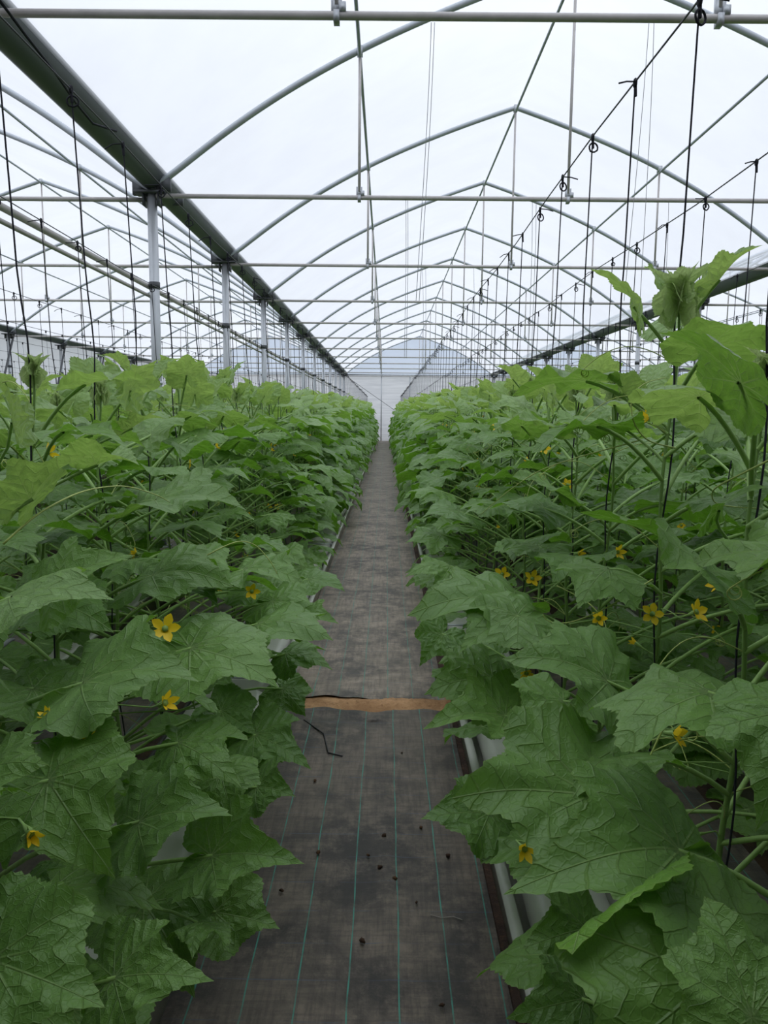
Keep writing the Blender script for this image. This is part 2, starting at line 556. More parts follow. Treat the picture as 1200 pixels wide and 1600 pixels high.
# posts with a head bracket each
def make_post():
    root = empty('steel_post')
    MB().tube([(0, 0, .02), (0, 0, 3.36)], .046, 16).build('tube', M['galv'], root)
    b = MB().box((0, 0, 3.37), (.30, .16, .022)).box((-.07, 0, 3.31), (.012, .12, .12)).box((.07, 0, 3.31), (.012, .12, .12))
    b.build('head_bracket', M['dark'], root, False)
    MB().box((0, 0, .012), (.16, .16, .02)).build('base_plate', M['galv'], root, False)
    c = MB().tube([(0, 0, 2.50), (0, 0, 2.56)], .053, 16).box((.0, .07, 2.53), (.02, .06, .03))
    c.build('clamp', M['dark'], root)
    MB().tube([(0, 0, 1.60), (0, 0, 1.63)], .052, 16).box((-.06, 0, 1.615), (.05, .02, .02)).build('clamp', M['galv'], root)
    return root
post = make_post()
first = True
for bi, x in enumerate([X0, XL, XR, XR + BW, X1]):
    for k in range(-1, 12):
        o = post if first else copy_tree(post)
        first = False
        y = D0 + SP * k
        o.location = (x, y, 0)
        if bi == 1:
            if k <= 7:
                lab = f'{ORD[k + 1]} grey steel post along the wide gutter beside the walkway'
                if k == 1: lab = 'thickest looking grey steel post, standing closest to the camera on the gutter line beside the walkway'
                if k == 1: lab = 'grey steel post standing closest to the camera under the wide gutter'
                tag(o, lab, 'post', 'posts under the wide gutter beside the walkway')
            else:
                tag(o, 'far grey steel post under the wide gutter close to the end wall', 'post', 'far posts under the wide gutter')
        else:
            nm = {0: 'side wall behind the braces', 2: 'gutter ending the middle bay', 3: 'gutter two bays away', 4: 'outermost side wall'}[bi]
            tag(o, f'grey steel post under the {nm}', 'post', f'posts under the {nm}')

# roof trusses
def make_truss():
    root = empty('roof_truss')
    MB().tube([(x, 0, z) for x, z in arch_pts(0, 0)], .030, 10).build('arch', M['arch'], root)
    MB().tube([(.05, 0, ZTIE), (BW - .05, 0, ZTIE)], .021, 10).build('tie_bar', M['tie'], root)
    ap = arch_pts(0, 0)
    for f in (.25, .5, .75):
        x = BW * f
        z = np.interp(x, [p[0] for p in ap], [p[1] for p in ap])
        h = MB().tube([(x, 0, ZTIE + .05), (x, 0, z - .02)], .0135, 8).build('hanger', M['tie'], root)
        b = MB().box((x, 0, ZTIE + .045), (.055, .018, .10)).box((x + .03, 0, ZTIE + .035), (.035, .045, .045))
        b.box((x, 0, ZTIE - .01), (.03, .055, .055))
        b.build('bracket', M['galv'], root, False)
        MB().box((x, 0, z - .01), (.05, .075, .075)).build('bracket', M['galv'], root, False)
    for x in (.12, BW - .12):
        MB().box((x, 0, 3.44), (.13, .05, .12)).build('foot_plate', M['dark'], root, False)
    return root
truss = make_truss()
first = True
for bi, (xa, xb) in enumerate(bays):
    for k in range(-1, 12):
        if k < 0 and bi != 1:
            continue
        o = truss if first else copy_tree(truss)
        first = False
        o.location = (xa, D0 + SP * k - (0.03 if bi % 2 else -0.03), -.02 * (bi == 0))
        if bi == 1 and k < 9:
            lab = 'arched steel truss directly over the photographer' if k < 0 else f'{ORD[k]} arched steel truss ahead of the camera in the middle bay'
            tag(o, lab, 'roof truss', 'roof trusses of the middle bay')
        elif bi == 1:
            tag(o, 'small distant arched steel truss near the end wall of the middle bay', 'roof truss', 'distant trusses of the middle bay')
        else:
            tag(o, f'arched steel truss carrying the roof of the {bay_name[bi]}', 'roof truss', f'roof trusses of the {bay_name[bi]}')

# purlins running along the bays at the quarter points and ridge
ap = arch_pts(0, 0)
for bi, (xa, xb) in enumerate(bays):
    for f, nm in ((.25, 'post side quarter'), (.5, 'ridge'), (.75, 'far side quarter')):
        x = BW * f
        z = np.interp(x, [p[0] for p in ap], [p[1] for p in ap]) - .05
        o = MB().tube([(xa + x, YFRONT + .05, z), (xa + x, YEND - .02, z)], .016, 8).build('purlin', M['arch'])
        tag(o, f'long grey purlin tube along the {nm} of the {bay_name[bi]}', 'purlin', 'purlins under the roof film')

# pipe pair along the post line, end wall framing, brace cables
for dx, dz, lb in ((-.075, 0, 'grey pipe clamped along the steel posts above the crop'), (-.075, -.085, 'thinner grey pipe just below the pipe clamped along the posts')):
    o = MB().tube([(XL + dx, YFRONT + .1, PIPEZ + dz), (XL + dx, YEND - .1, PIPEZ + dz)], .024 if dz == 0 else .016, 10).build('pipe', M['tie'])
    tag(o, lb, 'pipe')
for bi, (xa, xb) in enumerate(bays):
    o = MB().tube([(xa + .1, YEND + .05, 3.42), (xb - .1, YEND + .05, 3.42)], .035, 8).build('end_rail', M['galv'])
    tag(o, f'horizontal rail across the end wall of the {bay_name[bi]}', 'rail', 'rails across the end wall')
    for f in (.25, .44, .75):
        x = xa + BW * f
        o = MB().tube([(x, YEND + .02, 0.0), (x, YEND + .02, 3.40)], .028, 8).build('end_post', M['galv'])
        tag(o, f'thin upright against the white end sheet of the {bay_name[bi]}', 'post', f'uprights at the end of the {bay_name[bi]}')
for xa_, za, xb_, zb, y in ((XL, 3.4, .42, 1.6, YEND - .3),):
    o = MB().tube([(xa_, y, za), (xb_, y, zb)], .012, 6).build('brace_cable', M['dark'])
    tag(o, 'dark brace cable slanting across the white end sheet', 'cable')
for k in range(-1, 11):
    y = D0 + SP * k
    o = MB().tube([(X0 + .10, y + .1, 3.36), (X0 + .25, y - 1.35, 1.3)], .030, 6).build('brace_strut', M['dark'])
    tag(o, 'dark slanting strut bracing the far side wall below its gutter', 'brace', 'struts along the far side wall')

# crop wires
ROWS = [  # (base x, wire x, name, rank)
    (-.86, -.95, 'walkway row on the post side', 0), (.67, .70, 'walkway row on the side of the tall plant', 0),
    (-1.66, -1.74, 'second row on the post side', 1), (1.33, 1.36, 'second row on the side of the tall plant', 1),
    (2.30, 2.33, 'third row', 2), (-2.95, -3.0, 'third row', 2), (3.25, 3.27, 'inner rows', 3), (4.2, 4.22, 'inner rows', 3), (5.1, 5.12, 'inner rows', 3),
]
for b in (0,):
    for q in range(6):
        ROWS.append((-3.95 - q * 1.0, -4.0 - q * 1.0, 'rows of the neighbouring bay', 4))
for q in range(14):
    ROWS.append((6.3 + q * 1.03, 6.35 + q * 1.03, 'rows of the neighbouring bay', 4))
wl = {-.95: 'crop wire above the walkway row beside the wide gutter', .70: 'knotted crop wire above the walkway row with the tall plant',
      -1.74: 'crop wire running close along the steel posts', 1.36: 'second crop wire out from the walkway on the tall plant side'}
def wire_z(x, y):
    return WIREZ + .012 * math.sin(y * 1.9 + x * 3)
for bx, wx, nm, rank in ROWS:
    ys = np.arange(YFRONT + .1, YEND, 0.8 if rank < 2 else 3.2)
    o = MB().tube([(wx, y, wire_z(wx, y) if rank < 2 else WIREZ) for y in ys] + [(wx, YEND, WIREZ)], .0028, 5, False).build('crop_wire', M['wire'])
    tag(o, wl.get(wx, 'thin taut crop wire holding strings over an inner row'), 'wire', 'crop wires over the rows')

# ------------------------------------------------------------------ ground
def cloth(name, xa, xb, ya, yb, mat, nx, ny, seed, z=.006, amp=.004, wrinkle_end=None):
    r = np.random.RandomState(seed)
    gx, gy = np.meshgrid(np.linspace(xa, xb, nx), np.linspace(ya, yb, ny))
    gz = np.full_like(gx, z + amp)
    for _ in range(8):
        fx, fy, ph = r.uniform(1, 6), r.uniform(.5, 4), r.uniform(0, 6)
        gz += amp / 5 * np.sin(gx * fx + gy * fy + ph)
    if wrinkle_end is not None:
        d = np.abs(gy - wrinkle_end)
        gz += .010 * np.exp(-d / .25) * (np.sin(gx * 3 + gy * 38 + 2 * np.sin(gx * 5)) * .5 + .5)
        ed = d < 1e-6
        gz[ed] -= .004
        gy = gy + np.where(d < .12, .012 * np.sin(gx * 17) + .008 * np.sin(gx * 41), 0)
    # a soft fold running along the walkway
    gz += .006 * np.exp(-((gx - .03 - .02 * np.sin(gy * 2)) / .03) ** 2) * np.exp(-((gy - 2.0) / .5) ** 2)
    gz = np.maximum(gz, .004)
    top = np.stack([gx, gy, gz], -1).reshape(-1, 3)
    F = [(j * nx + i, j * nx + i + 1, (j + 1) * nx + i + 1, (j + 1) * nx + i) for j in range(ny - 1) for i in range(nx - 1)]
    return link_mesh(name, mk_mesh(name, top, np.array(F), mat))
a = cloth('ground_cover', -.52, .295, YFRONT + .1, 3.27, M['cloth_near'], 60, 260, 3, wrinkle_end=3.27)
tag(a, 'dark woven ground cover with green threads on the near walkway', 'ground cover')
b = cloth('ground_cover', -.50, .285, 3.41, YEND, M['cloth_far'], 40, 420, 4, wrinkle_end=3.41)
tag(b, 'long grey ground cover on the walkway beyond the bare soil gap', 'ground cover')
r = np.random.RandomState(5)
nx, ny = 90, 22
gx, gy = np.meshgrid(np.linspace(-.55, .42, nx), np.linspace(3.22, 3.46, ny))
gz = .004 + .012 * r.rand(ny, nx) * np.exp(-((gy - 3.34) / .06) ** 2) + .006 * np.exp(-((gy - 3.34) / .06) ** 2)
V = np.stack([gx, gy, gz], -1).reshape(-1, 3)
F = np.array([(j * nx + i, j * nx + i + 1, (j + 1) * nx + i + 1, (j + 1) * nx + i) for j in range(ny - 1) for i in range(nx - 1)])
o = link_mesh('bare_soil', mk_mesh('bare_soil', V, F, M['sand']))
tag(o, 'strip of orange sandy soil bared between two ground covers', 'soil', kind='stuff')
for xa, xb in ((.80, 1.12), (1.60, 2.20), (-1.45, -.96), (-2.75, -2.0)):
    o = cloth('ground_cover', xa, xb, .2, 30, M['cloth_plain'], 8, 60, int(xa * 10) + 50)
    tag(o, 'dark ground cover hidden under leaves between two crop rows', 'ground cover', 'ground covers between the rows')

# troughs and grow bags
def trough(x, wdt, lab):
    h = .13
    a = wdt / 2
    prof = [(-a, 0), (-a - .012, h), (-a - .022, h), (-a - .022, h + .012), (-a + .006, h + .012), (-a + .018, .02), (a - .018, .02), (a - .006, h + .012), (a + .022, h + .012), (a + .022, h), (a + .012, h), (a, 0)]
    prof = [(x + p, z + .005) for p, z in prof]
    o = MB().prism(prof, .15, YEND - .6, True).build('growing_trough', M['pot'], smooth=False)
    tag(o, lab, 'trough')
    for y in np.arange(.6, 12, .9):
        MB().box((x, y, h + .013), (wdt + .03, .016, .006)).build('cross_strap', M['galv'], o, False)
trough(.47, .30, 'white plastic trough under the walkway row with the tall plant')
trough(-.63, .30, 'white plastic trough under the walkway row on the post side')
trough(1.36, .26, 'white plastic trough under the second row on the tall plant side')
trough(-1.68, .26, 'white plastic trough under the second row on the post side')
def bag_mesh():
    n, m = 26, 10
    V = []
    for i in range(n):
        t = i / (n - 1)
        e = (1 - abs(2 * t - 1) ** 10) ** .5
        for j in range(m):
            a = 2 * math.pi * j / m
            cx, cz = math.cos(a), math.sin(a)
            sx = math.copysign(abs(cx) ** .45, cx) * .105
            sz = math.copysign(abs(cz) ** .5, cz) * .05
            k = .25 + .75 * e
            V.append((sx * (.6 + .4 * e), (t - .5) * .96 + .004 * math.sin(j * 5), .055 + sz * k + .002 * math.sin(i * 2.3 + j * 1.7)))
    F = [(i * m + j, i * m + (j + 1) % m, (i + 1) * m + (j + 1) % m, (i + 1) * m + j) for i in range(n - 1) for j in range(m)]
    return mk_mesh('grow_bag', V, np.array(F), M['bag'])
bm_ = bag_mesh()
blk = MB()
bagn = 0
for x, nm in ((.47, 'trough with the tall plant'), (-.62, 'trough on the post side')):
    for k in range(12):
        o = link_mesh('grow_bag', bm_)
        o.location = (x, .75 + k * 1.0, .03)
        o.rotation_euler = (0, 0, RNG.uniform(-.02, .02))
        tag(o, f'white film grow bag lying in the walkway {nm}', 'grow bag', f'grow bags in the walkway {nm}')
for x, lab in ((.62, 'thin black drip hose on the trough with the tall plant'), (-.78, 'thin black drip hose on the trough of the post side')):
    o = MB().tube([(x + .01 * math.sin(y * 2), y, .165 + .004 * math.sin(y * 5)) for y in np.arange(.2, 20, .35)], .008, 6).build('drip_hose', M['hose'])
    tag(o, lab, 'hose')

# ------------------------------------------------------------------ leaves
CTRL = [(0, 1.0), (7, .885), (16, .79), (28, .735), (36, .735), (46, .80), (53, .835), (61, .78), (74, .725), (86, .70), (98, .735), (108, .765), (118, .725), (134, .68), (148, .64), (160, .56), (169, .42), (175, .26), (180, .10)]
VEINS = np.radians([0, 27, -27, 53, -53, 108, -108, 148, -148])
def blade(seed, na, nr, lobe=1.0, serr=.018, droop=.35, fold=.0, ruffle=.05, curl=0.0, tipd=.5, asym=.05, bend=.0):
    """unit blade: petiole joins at the origin, tip at +Y, +Z is the upper face"""
    r = np.random.RandomState(seed)
    ang = (np.arange(na) + .0) / na * 2 * math.pi - math.pi
    aa = np.abs(np.degrees(ang))
    ca, cr = np.array([c[0] for c in CTRL]), np.array([c[1] for c in CTRL])
    R = np.interp(aa, ca, cr)
    R = .70 + (R - .70) * lobe if lobe != 1 else R
    R = np.where(aa > 160, np.interp(aa, ca, cr), R)
    side = np.sign(ang)
    R *= 1 + asym * r.uniform(-1, 1) * side * np.sin(np.abs(ang)) + .03 * np.sin(3 * ang + r.uniform(0, 6)) + .02 * np.sin(7 * ang + r.uniform(0, 6))
    if na >= 60:
        R *= 1 + serr * np.where(np.arange(na) % 2 == 0, 1, -1) * np.clip((172 - aa) / 20, 0, 1) * r.uniform(.4, 1.3, na)
    T = (np.arange(1, nr + 1) / nr) ** .85
    rr = T[:, None] * R[None, :]
    x = rr * np.sin(ang)[None, :]
    y = rr * np.cos(ang)[None, :]
    t = np.repeat(T[:, None], na, 1)
    A = np.repeat(ang[None, :], nr, 0)
    dv = A[..., None] - VEINS
    dv = (dv + math.pi) % (2 * math.pi) - math.pi
    k = np.abs(dv).argmin(-1)
    da = np.take_along_axis(np.abs(dv), k[..., None], -1)[..., 0]
    vd = rr * np.sin(da)
    sv = rr * np.cos(da) - vd * .9
    z = .16 * vd * (1 - .3 * t)
    z -= droop * rr ** 2 * (1 + .35 * np.cos(2 * A + r.uniform(0, 6)))
    z += fold * np.abs(x)
    z += ruffle * t ** 3 * (np.sin(5 * A + r.uniform(0, 6)) + .6 * np.sin(9 * A + r.uniform(0, 6)) + .35 * np.sin(15 * A + r.uniform(0, 6)))
    z -= tipd * np.maximum(0, y - .45) ** 2
    z += bend * x * np.abs(x)
    # soft buckles
    for _ in range(4):
        fx, fy = r.uniform(-5, 5, 2)
        z += .018 * np.sin(fx * x + fy * y + r.uniform(0, 6)) * t
    if na >= 60:
        z += .004 * np.sin(sv * 41) * np.clip(vd * 8, 0, 1)
    if curl:
        # one margin turned over
        s = x * math.cos(curl) + y * math.sin(curl)
        c = np.maximum(0, s - .50)
        z += 1.6 * c ** 1.2
        x = x - np.maximum(0, c - .12) * 1.5 * math.cos(curl)
        y = y - np.maximum(0, c - .12) * 1.5 * math.sin(curl)
    V = np.concatenate([[[0, 0, 0]], np.stack([x, y, z], -1).reshape(-1, 3)])
    F = []
    for j in range(na - 1):
        if nr and j % 2 == 0 and j + 2 < na:
            F.append((0, 1 + j + 2, 1 + j + 1, 1 + j))
    for i in range(nr - 1):
        for j in range(na - 1):
            a = 1 + i * na + j
            F.append((a, a + 1, a + 1 + na, a + na))
    F = np.array(F)[:, ::-1]
    lp = np.concatenate([[[0, 0, seed]], np.stack([rr * np.sin(A), rr * np.cos(A), np.full_like(rr, seed * 3.1)], -1).reshape(-1, 3)])
    vn = np.concatenate([[[0, 0, 0]], np.stack([vd, sv, rr], -1).reshape(-1, 3)])
    ed = np.concatenate([[0], t.ravel()])
    return V, F, lp, vn, ed

def blade_set(na, nr, count, seed0):
    out = []
    for i in range(count):
        r = random.Random(seed0 + i)
        out.append(blade(seed0 + i, na, nr, lobe=r.uniform(.9, 1.45), droop=r.uniform(.12, .42), fold=r.uniform(-.12, .24), ruffle=r.uniform(.028, .075), tipd=r.uniform(.1, .6), bend=r.uniform(-.15, .15)))
    return out
HERO = blade_set(128, 13, 12, 100)
HERO.append(blade(120, 128, 13, lobe=1.2, droop=.25, ruffle=.05, curl=.9))       # 12: one margin rolled over
HERO.append(blade(121, 128, 13, lobe=1.5, droop=.05, fold=.35, ruffle=.06))      # 13: young, half folded
HERO.append(blade(122, 128, 13, lobe=1.3, droop=.10, fold=.6, ruffle=.05, serr=.03))  # 14: young, folded
MIDB = blade_set(30, 3, 8, 200)
FARB = blade_set(13, 2, 6, 300)
def straighten(b):
    V = b[0].copy()
    tip = V[-len(V) // 1 + 0] if False else V[1:][(b[4][1:] > .999)][len(V[1:][(b[4][1:] > .999)]) // 2]
    a = math.atan2(tip[2], tip[1])
    c, s = math.cos(-a), math.sin(-a)
    y, z = V[:, 1] * c - V[:, 2] * s, V[:, 1] * s + V[:, 2] * c
    V[:, 1], V[:, 2] = y, z
    return (V / math.hypot(tip[1], tip[2]),) + tuple(b[1:])
HERO = [straighten(b) for b in HERO]
HERO_ME = []
for i, (V, F, lp, vn, ed) in enumerate(HERO):
    HERO_ME.append(mk_mesh('leaf', V, F, M['leaf'], True, {'lp': lp, 'vn': vn, 'ed': ed}))

class LB:
    """merges many blades with their attributes"""
    def __init__(s):
        s.V, s.F, s.lp, s.vn, s.ed, s.yg, s.rn, s.n = [], [], [], [], [], [], [], 0
    def add(s, bl, Mx, sc, yg, rn):
        V, F, lp, vn, ed = bl
        R, T = Mx
        s.V.append((V * sc) @ R.T + T)
        s.F.append(F + s.n)
        s.lp.append(lp + rn * 7)
        s.vn.append(vn)
        s.ed.append(ed)
        s.yg.append(np.full(len(V), yg))
        s.rn.append(np.full(len(V), rn))
        s.n += len(V)
    def extra(s, V, F, yg=.4, rn=.5):
        n = len(V)
        s.V.append(np.asarray(V, float)); s.F.append(F + s.n)
        s.lp.append(np.zeros((n, 3))); s.vn.append(np.tile([.5, 0.0, .5], (n, 1))); s.ed.append(np.zeros(n))
        s.yg.append(np.full(n, yg)); s.rn.append(np.full(n, rn)); s.n += n
    def arrays(s):
        return tuple(np.concatenate(a) for a in (s.V, s.F, s.lp, s.vn, s.ed, s.yg, s.rn))
def leaf_mesh(name, arr):
    V, F, lp, vn, ed, yg, rn = arr
    return mk_mesh(name, V, F, M['leaf'], True, {'lp': lp, 'vn': vn, 'ed': ed, 'yg': yg, 'rnd': rn})

def frame(T, Nn):
    T = np.asarray(T, float); T = T / np.linalg.norm(T)
    Nn = np.asarray(Nn, float)
    Nn = Nn - T * Nn.dot(T)
    Nn /= max(np.linalg.norm(Nn), 1e-6)
    X = np.cross(T, Nn)
    return np.stack([X, T, Nn], 1)

def bez(a, b, c, d, n=8):
    t = np.linspace(0, 1, n)[:, None]
    a, b, c, d = (np.asarray(q, float) for q in (a, b, c, d))
    return (1 - t) ** 3 * a + 3 * (1 - t) ** 2 * t * b + 3 * (1 - t) * t * t * c + t ** 3 * d

def plan_plant(rng, H, dx=0.0, nleaf=17, z0=.30, across=0.0):
    """a plant in local space: base at origin, string leads to (dx, 0, WIREZ)"""
    def stem_at(z):
        return np.array([dx * z / WIREZ + .012 * math.sin(z * 9 + ph), .012 * math.cos(z * 8 + ph), z])
    ph = rng.uniform(0, 6)
    leaves = []
    az = rng.uniform(0, 6.28)
    top = H
    for i in range(nleaf):
        f = i / (nleaf - 1)
        z = z0 + (top - .06 - z0) * f ** .95
        az += math.radians(137.5) + rng.uniform(-.35, .35)
        k = nleaf - 1 - i     # 0 at the top
        if across and k > 4:      # leaves turn towards the open aisles
            side = 0.0 if math.cos(az) > 0 else math.pi
            dd_ = (side - az + math.pi) % (2 * math.pi) - math.pi
            azl = az + dd_ * across * (1.0 if f < .5 else .5)
        else:
            azl = az
        size = [.08, .115, .14, .155, .165][k] if k < 5 else rng.uniform(.155, .205)
        young = [1, 1, .88, .68, .48, .28, .12][k] if k < 7 else rng.uniform(0, .06)
        pl = size * (1.0 + .35 * rng.random()) * (1.7 if f < .5 else 1.1)
        el = math.radians(38 - 20 * (1 - f) + (18 if k < 4 else 0) + rng.uniform(-8, 8))
        d = np.array([math.cos(azl), math.sin(azl), 0])
        node = stem_at(z)
        att = node + pl * (d * math.cos(el) + np.array([0, 0, math.sin(el)]))
        pitch = math.radians(-6 - 20 * (1 - f) + (46 if k < 3 else 18 if k < 5 else 0) + rng.uniform(-12, 12))
        az2 = azl + rng.uniform(-.5, .5)
        d2 = np.array([math.cos(az2), math.sin(az2), 0])
        T = d2 * math.cos(pitch) + np.array([0, 0, math.sin(pitch)])
        Nn = np.array([0, 0, 1.0]) + .25 * np.array([rng.uniform(-1, 1), rng.uniform(-1, 1), 0]) + (0.25 * d2)
        leaves.append(dict(node=node, att=att, el=el, d=d, T=T, N=Nn, L=size, yg=young, rn=rng.random(), k=k))
    return dict(stem=stem_at, leaves=leaves, H=top, ph=ph)

def petiole_path(node, att, T, n=7):
    node, att, T = map(lambda q: np.asarray(q, float), (node, att, T))
    L = np.linalg.norm(att - node)
    up = np.array([0, 0, 1.0])
    h = att - node
    h = h / max(L, 1e-6)
    b = node + L * .4 * (h * .9 + up * .25)
    c = att - L * .3 * (h * .6 + np.asarray(T) * .4)
    return bez(node, b, c, att + np.asarray(T) / np.linalg.norm(T) * .004, n)

def flower_mesh(open_=1.0, seed=0, size=.021):
    r = np.random.RandomState(seed)
    m = MB()
    for p in range(5):
        a = 2 * math.pi * p / 5 + r.uniform(-.1, .1)
        rows = []
        for i, (t, wdt) in enumerate(((0, .16), (.3, .34), (.6, .38), (.85, .2), (1, .02))):
            el = (1 - open_) * 1.2 + .35 + .5 * t * (1 - 1.5 * open_)
            rad = size * t * math.cos(el * (1 - .4 * t)) + .004
            hh = size * t * math.sin(el) * (1.0 - .25 * t * open_) + .004
            for q in (-1, 0, 1):
                o = q * wdt * size * (1 - .45 * (1 - open_))
                rows.append((rad * math.cos(a) - o * math.sin(a), rad * math.sin(a) + o * math.cos(a), hh - (.12 * size if q == 0 else 0) * (1 if t < .9 else 0)))
        m.add(rows, [(i * 3 + j, i * 3 + j + 1, i * 3 + j + 4, i * 3 + j + 3) for i in range(4) for j in range(2)])
    V1, F1 = np.concatenate(m.V), np.concatenate(m.F)
    g = MB().tube([(0, 0, -.035), (0, 0, -.018), (0, 0, 0), (0, 0, .007)], [.0016, .002, .0055, .006], 6)
    for p in range(5):
        a = 2 * math.pi * (p + .5) / 5
        g.tube([(0, 0, .001), (.006 * math.cos(a), .006 * math.sin(a), .003), (.013 * math.cos(a), .013 * math.sin(a), .006)], [.0015, .0012, .0003], 4)
    V2, F2 = np.concatenate(g.V), np.concatenate(g.F)
    me = mk_mesh('flower', np.concatenate([V1, V2]), np.concatenate([F1, F2 + len(V1)]), M['petal'])
    me.materials.append(M['petiole'])
    idx = np.zeros(len(me.polygons), dtype=np.int32)
    idx[len(F1):] = 1
    me.polygons.foreach_set('material_index', idx)
    me.update()
    return me
FLOWERS = [flower_mesh(1.0, 1), flower_mesh(.75, 2, .024), flower_mesh(.35, 3, .022), flower_mesh(.05, 4, .02), flower_mesh(.55, 5, .023)]

def tendril_path(rng, start, d, length=.28, coil=True):
    d = np.array(d, float)
    d /= np.linalg.norm(d)
    pts = []
    n = 16
    side = np.cross(d, [0, 0, 1.0])
    side /= max(np.linalg.norm(side), 1e-6)
    cv = rng.uniform(-.5, .5)
    for i in range(n):
        t = i / (n - 1)
        pts.append(np.array(start) + d * length * t + side * cv * length * t * t + np.array([0, 0, .12 * math.sin(t * 3.1) - .28 * t ** 3]) * length)
    if coil:
        e, dd = pts[-1], pts[-1] - pts[-2]
        dd /= np.linalg.norm(dd)
        u = np.cross(dd, side); u /= max(np.linalg.norm(u), 1e-6)
        for i in range(1, 26):
            a = i * .62
            rad = .011 * (1 - i / 40)
            pts.append(e + dd * rad * math.sin(a) + u * rad * (1 - math.cos(a)) + side * .0012 * i)
    return pts

def tip_arrays(rng, detail, pos, scale=1.0):
    """growing tip: small folded pointed leaves around the shoot apex plus fine curly tendrils"""
    lb = LB()
    bl = HERO if detail == 2 else MIDB
    for i in range(7):
        az = i * 2.4 + rng.uniform(-.3, .3)
        el = 1.38 - .15 * i + rng.uniform(-.15, .15)
        T = np.array([math.cos(az) * math.cos(el), math.sin(az) * math.cos(el), math.sin(el)])
        Nn = -np.array([math.cos(az) * math.sin(el), math.sin(az) * math.sin(el), -math.cos(el)])
        b = bl[13 + i % 2] if detail == 2 else bl[i % len(bl)]
        V, F, lp, vn, ed = b
        V = V.copy()
        fold = .42 - .02 * i
        V[:, 2] = V[:, 2] * .5 + fold * np.abs(V[:, 0])
        V[:, 0] *= .15 + .035 * i
        lb.add((V, F, lp, vn, ed), (frame(T, Nn), np.array(pos) + np.array([0, 0, .004 * i - .03]) * scale), (.062 + .003 * i) * scale, 2.0 - .05 * i, rng.random())
    return lb

def emit_near(name, rng, loc, H, dx, label, group, nleaf=17, drop=None, extra=(), flowers=4, tendrils=3, extra_flowers=(), extra_tendrils=(), z0=.30, tipscale=1.0):
    """plant with every leaf a part of its own. drop(world_att, tip) -> True removes a leaf; extra: leaves placed by hand"""
    P = plan_plant(rng, H, dx, nleaf, z0, .5)
    root = empty(name, loc)
    L0 = np.array(loc)
    zs = np.linspace(0, P['H'] - .02, 26)
    MB().tube([P['stem'](z) for z in zs], np.interp(zs, [0, .3, H], [.0075, .0065, .0032]), 8).build('stem', M['stem'], root)
    leaves = []
    for lf in P['leaves']:
        wa = L0 + lf['att']
        wt = wa + lf['T'] * lf['L']
        if drop is not None and drop(wa, wt, lf):
            continue
        leaves.append(lf)
    for (wa, wt, nn, var, yg) in extra:
        att = np.array(wa) - L0
        T = np.array(wt) - np.array(wa)
        Ln = np.linalg.norm(T)
        zz = min(max(att[2] - .55 * np.linalg.norm(att[:2] - P['stem'](att[2])[:2]) - .02, .1), P['H'] - .03)
        leaves.append(dict(node=P['stem'](zz), att=att, T=T / Ln, N=np.array(nn, float), L=Ln, yg=yg, rn=rng.random(), k=9, var=var))
    for lf in leaves:
        v = lf.get('var')
        if v is None:
            v = 13 + rng.randrange(2) if lf['k'] < 2 else rng.randrange(12)
        fr_ = frame(lf['T'], lf['N'])
        if lf.get('var') is not None: fr_ = fr_ * np.array([1.0, 1, 1])
        Mx = Matrix(((*(fr_[0] * lf['L']), lf['att'][0]), (*(fr_[1] * lf['L']), lf['att'][1]), (*(fr_[2] * lf['L']), lf['att'][2]), (0, 0, 0, 1)))
        o = link_mesh('leaf', HERO_ME[v], root, None, Mx)
        o.color = (1 - lf['yg'], 1 - lf['rn'], 1, 1)
        pth = petiole_path(lf['node'], lf['att'], lf['T'])
        th = .0043 * min(1, lf['L'] / .16) + .0008
        me = MB().tube(pth, np.linspace(th * 1.15, th * .8, len(pth)), 7).mesh('petiole', M['petiole'])
        p = link_mesh('petiole', me, o)
        p.matrix_basis = Mx.inverted()
    for _ in range(flowers):
        lf = rng.choice(P['leaves'][2:-4])
        a = rng.uniform(0, 6.28)
        q = lf['node'] + np.array([math.cos(a) * .05, math.sin(a) * .05, .02 + rng.uniform(0, .03)])
        flower(root, lf['node'], q, rng.choice(FLOWERS), (math.cos(a), math.sin(a), rng.uniform(-.2, .8)))
    for wp, idx, dr in extra_flowers:
        q = np.array(wp) - L0
        zz = min(max(q[2] - .03, .1), P['H'] - .05)
        flower(root, P['stem'](zz), q, FLOWERS[idx], dr, 1.12)
    for _ in range(tendrils):
        lf = rng.choice(P['leaves'][6:-1])
        a = rng.uniform(0, 6.28)
        pts = tendril_path(rng, lf['node'], (math.cos(a), math.sin(a), rng.uniform(.0, .6)), rng.uniform(.14, .30), rng.random() < .75)
        MB().tube(pts, np.linspace(.0014, .0007, len(pts)), 5).build('tendril', M['tendril'], root)
    for pts in extra_tendrils:
        pts = np.array(pts) - L0
        n = len(pts)
        tt = np.linspace(0, n - 1, n * 6)
        q = np.stack([np.interp(tt, range(n), pts[:, c]) for c in range(3)], 1)
        kk = np.array([1, 2, 3, 2, 1]) / 9
        for _ in range(3):
            for c in range(3):
                q[2:-2, c] = np.convolve(q[:, c], kk, 'valid')
        MB().tube(q, np.linspace(.0019, .0009, len(q)), 6).build('tendril', M['tendril'], root)
    lb = tip_arrays(rng, 2, P['stem'](P['H']), tipscale)
    link_mesh('growing_tip', leaf_mesh('growing_tip', lb.arrays()), root)
    tag(root, label, 'cucumber plant', group)
    return root, P

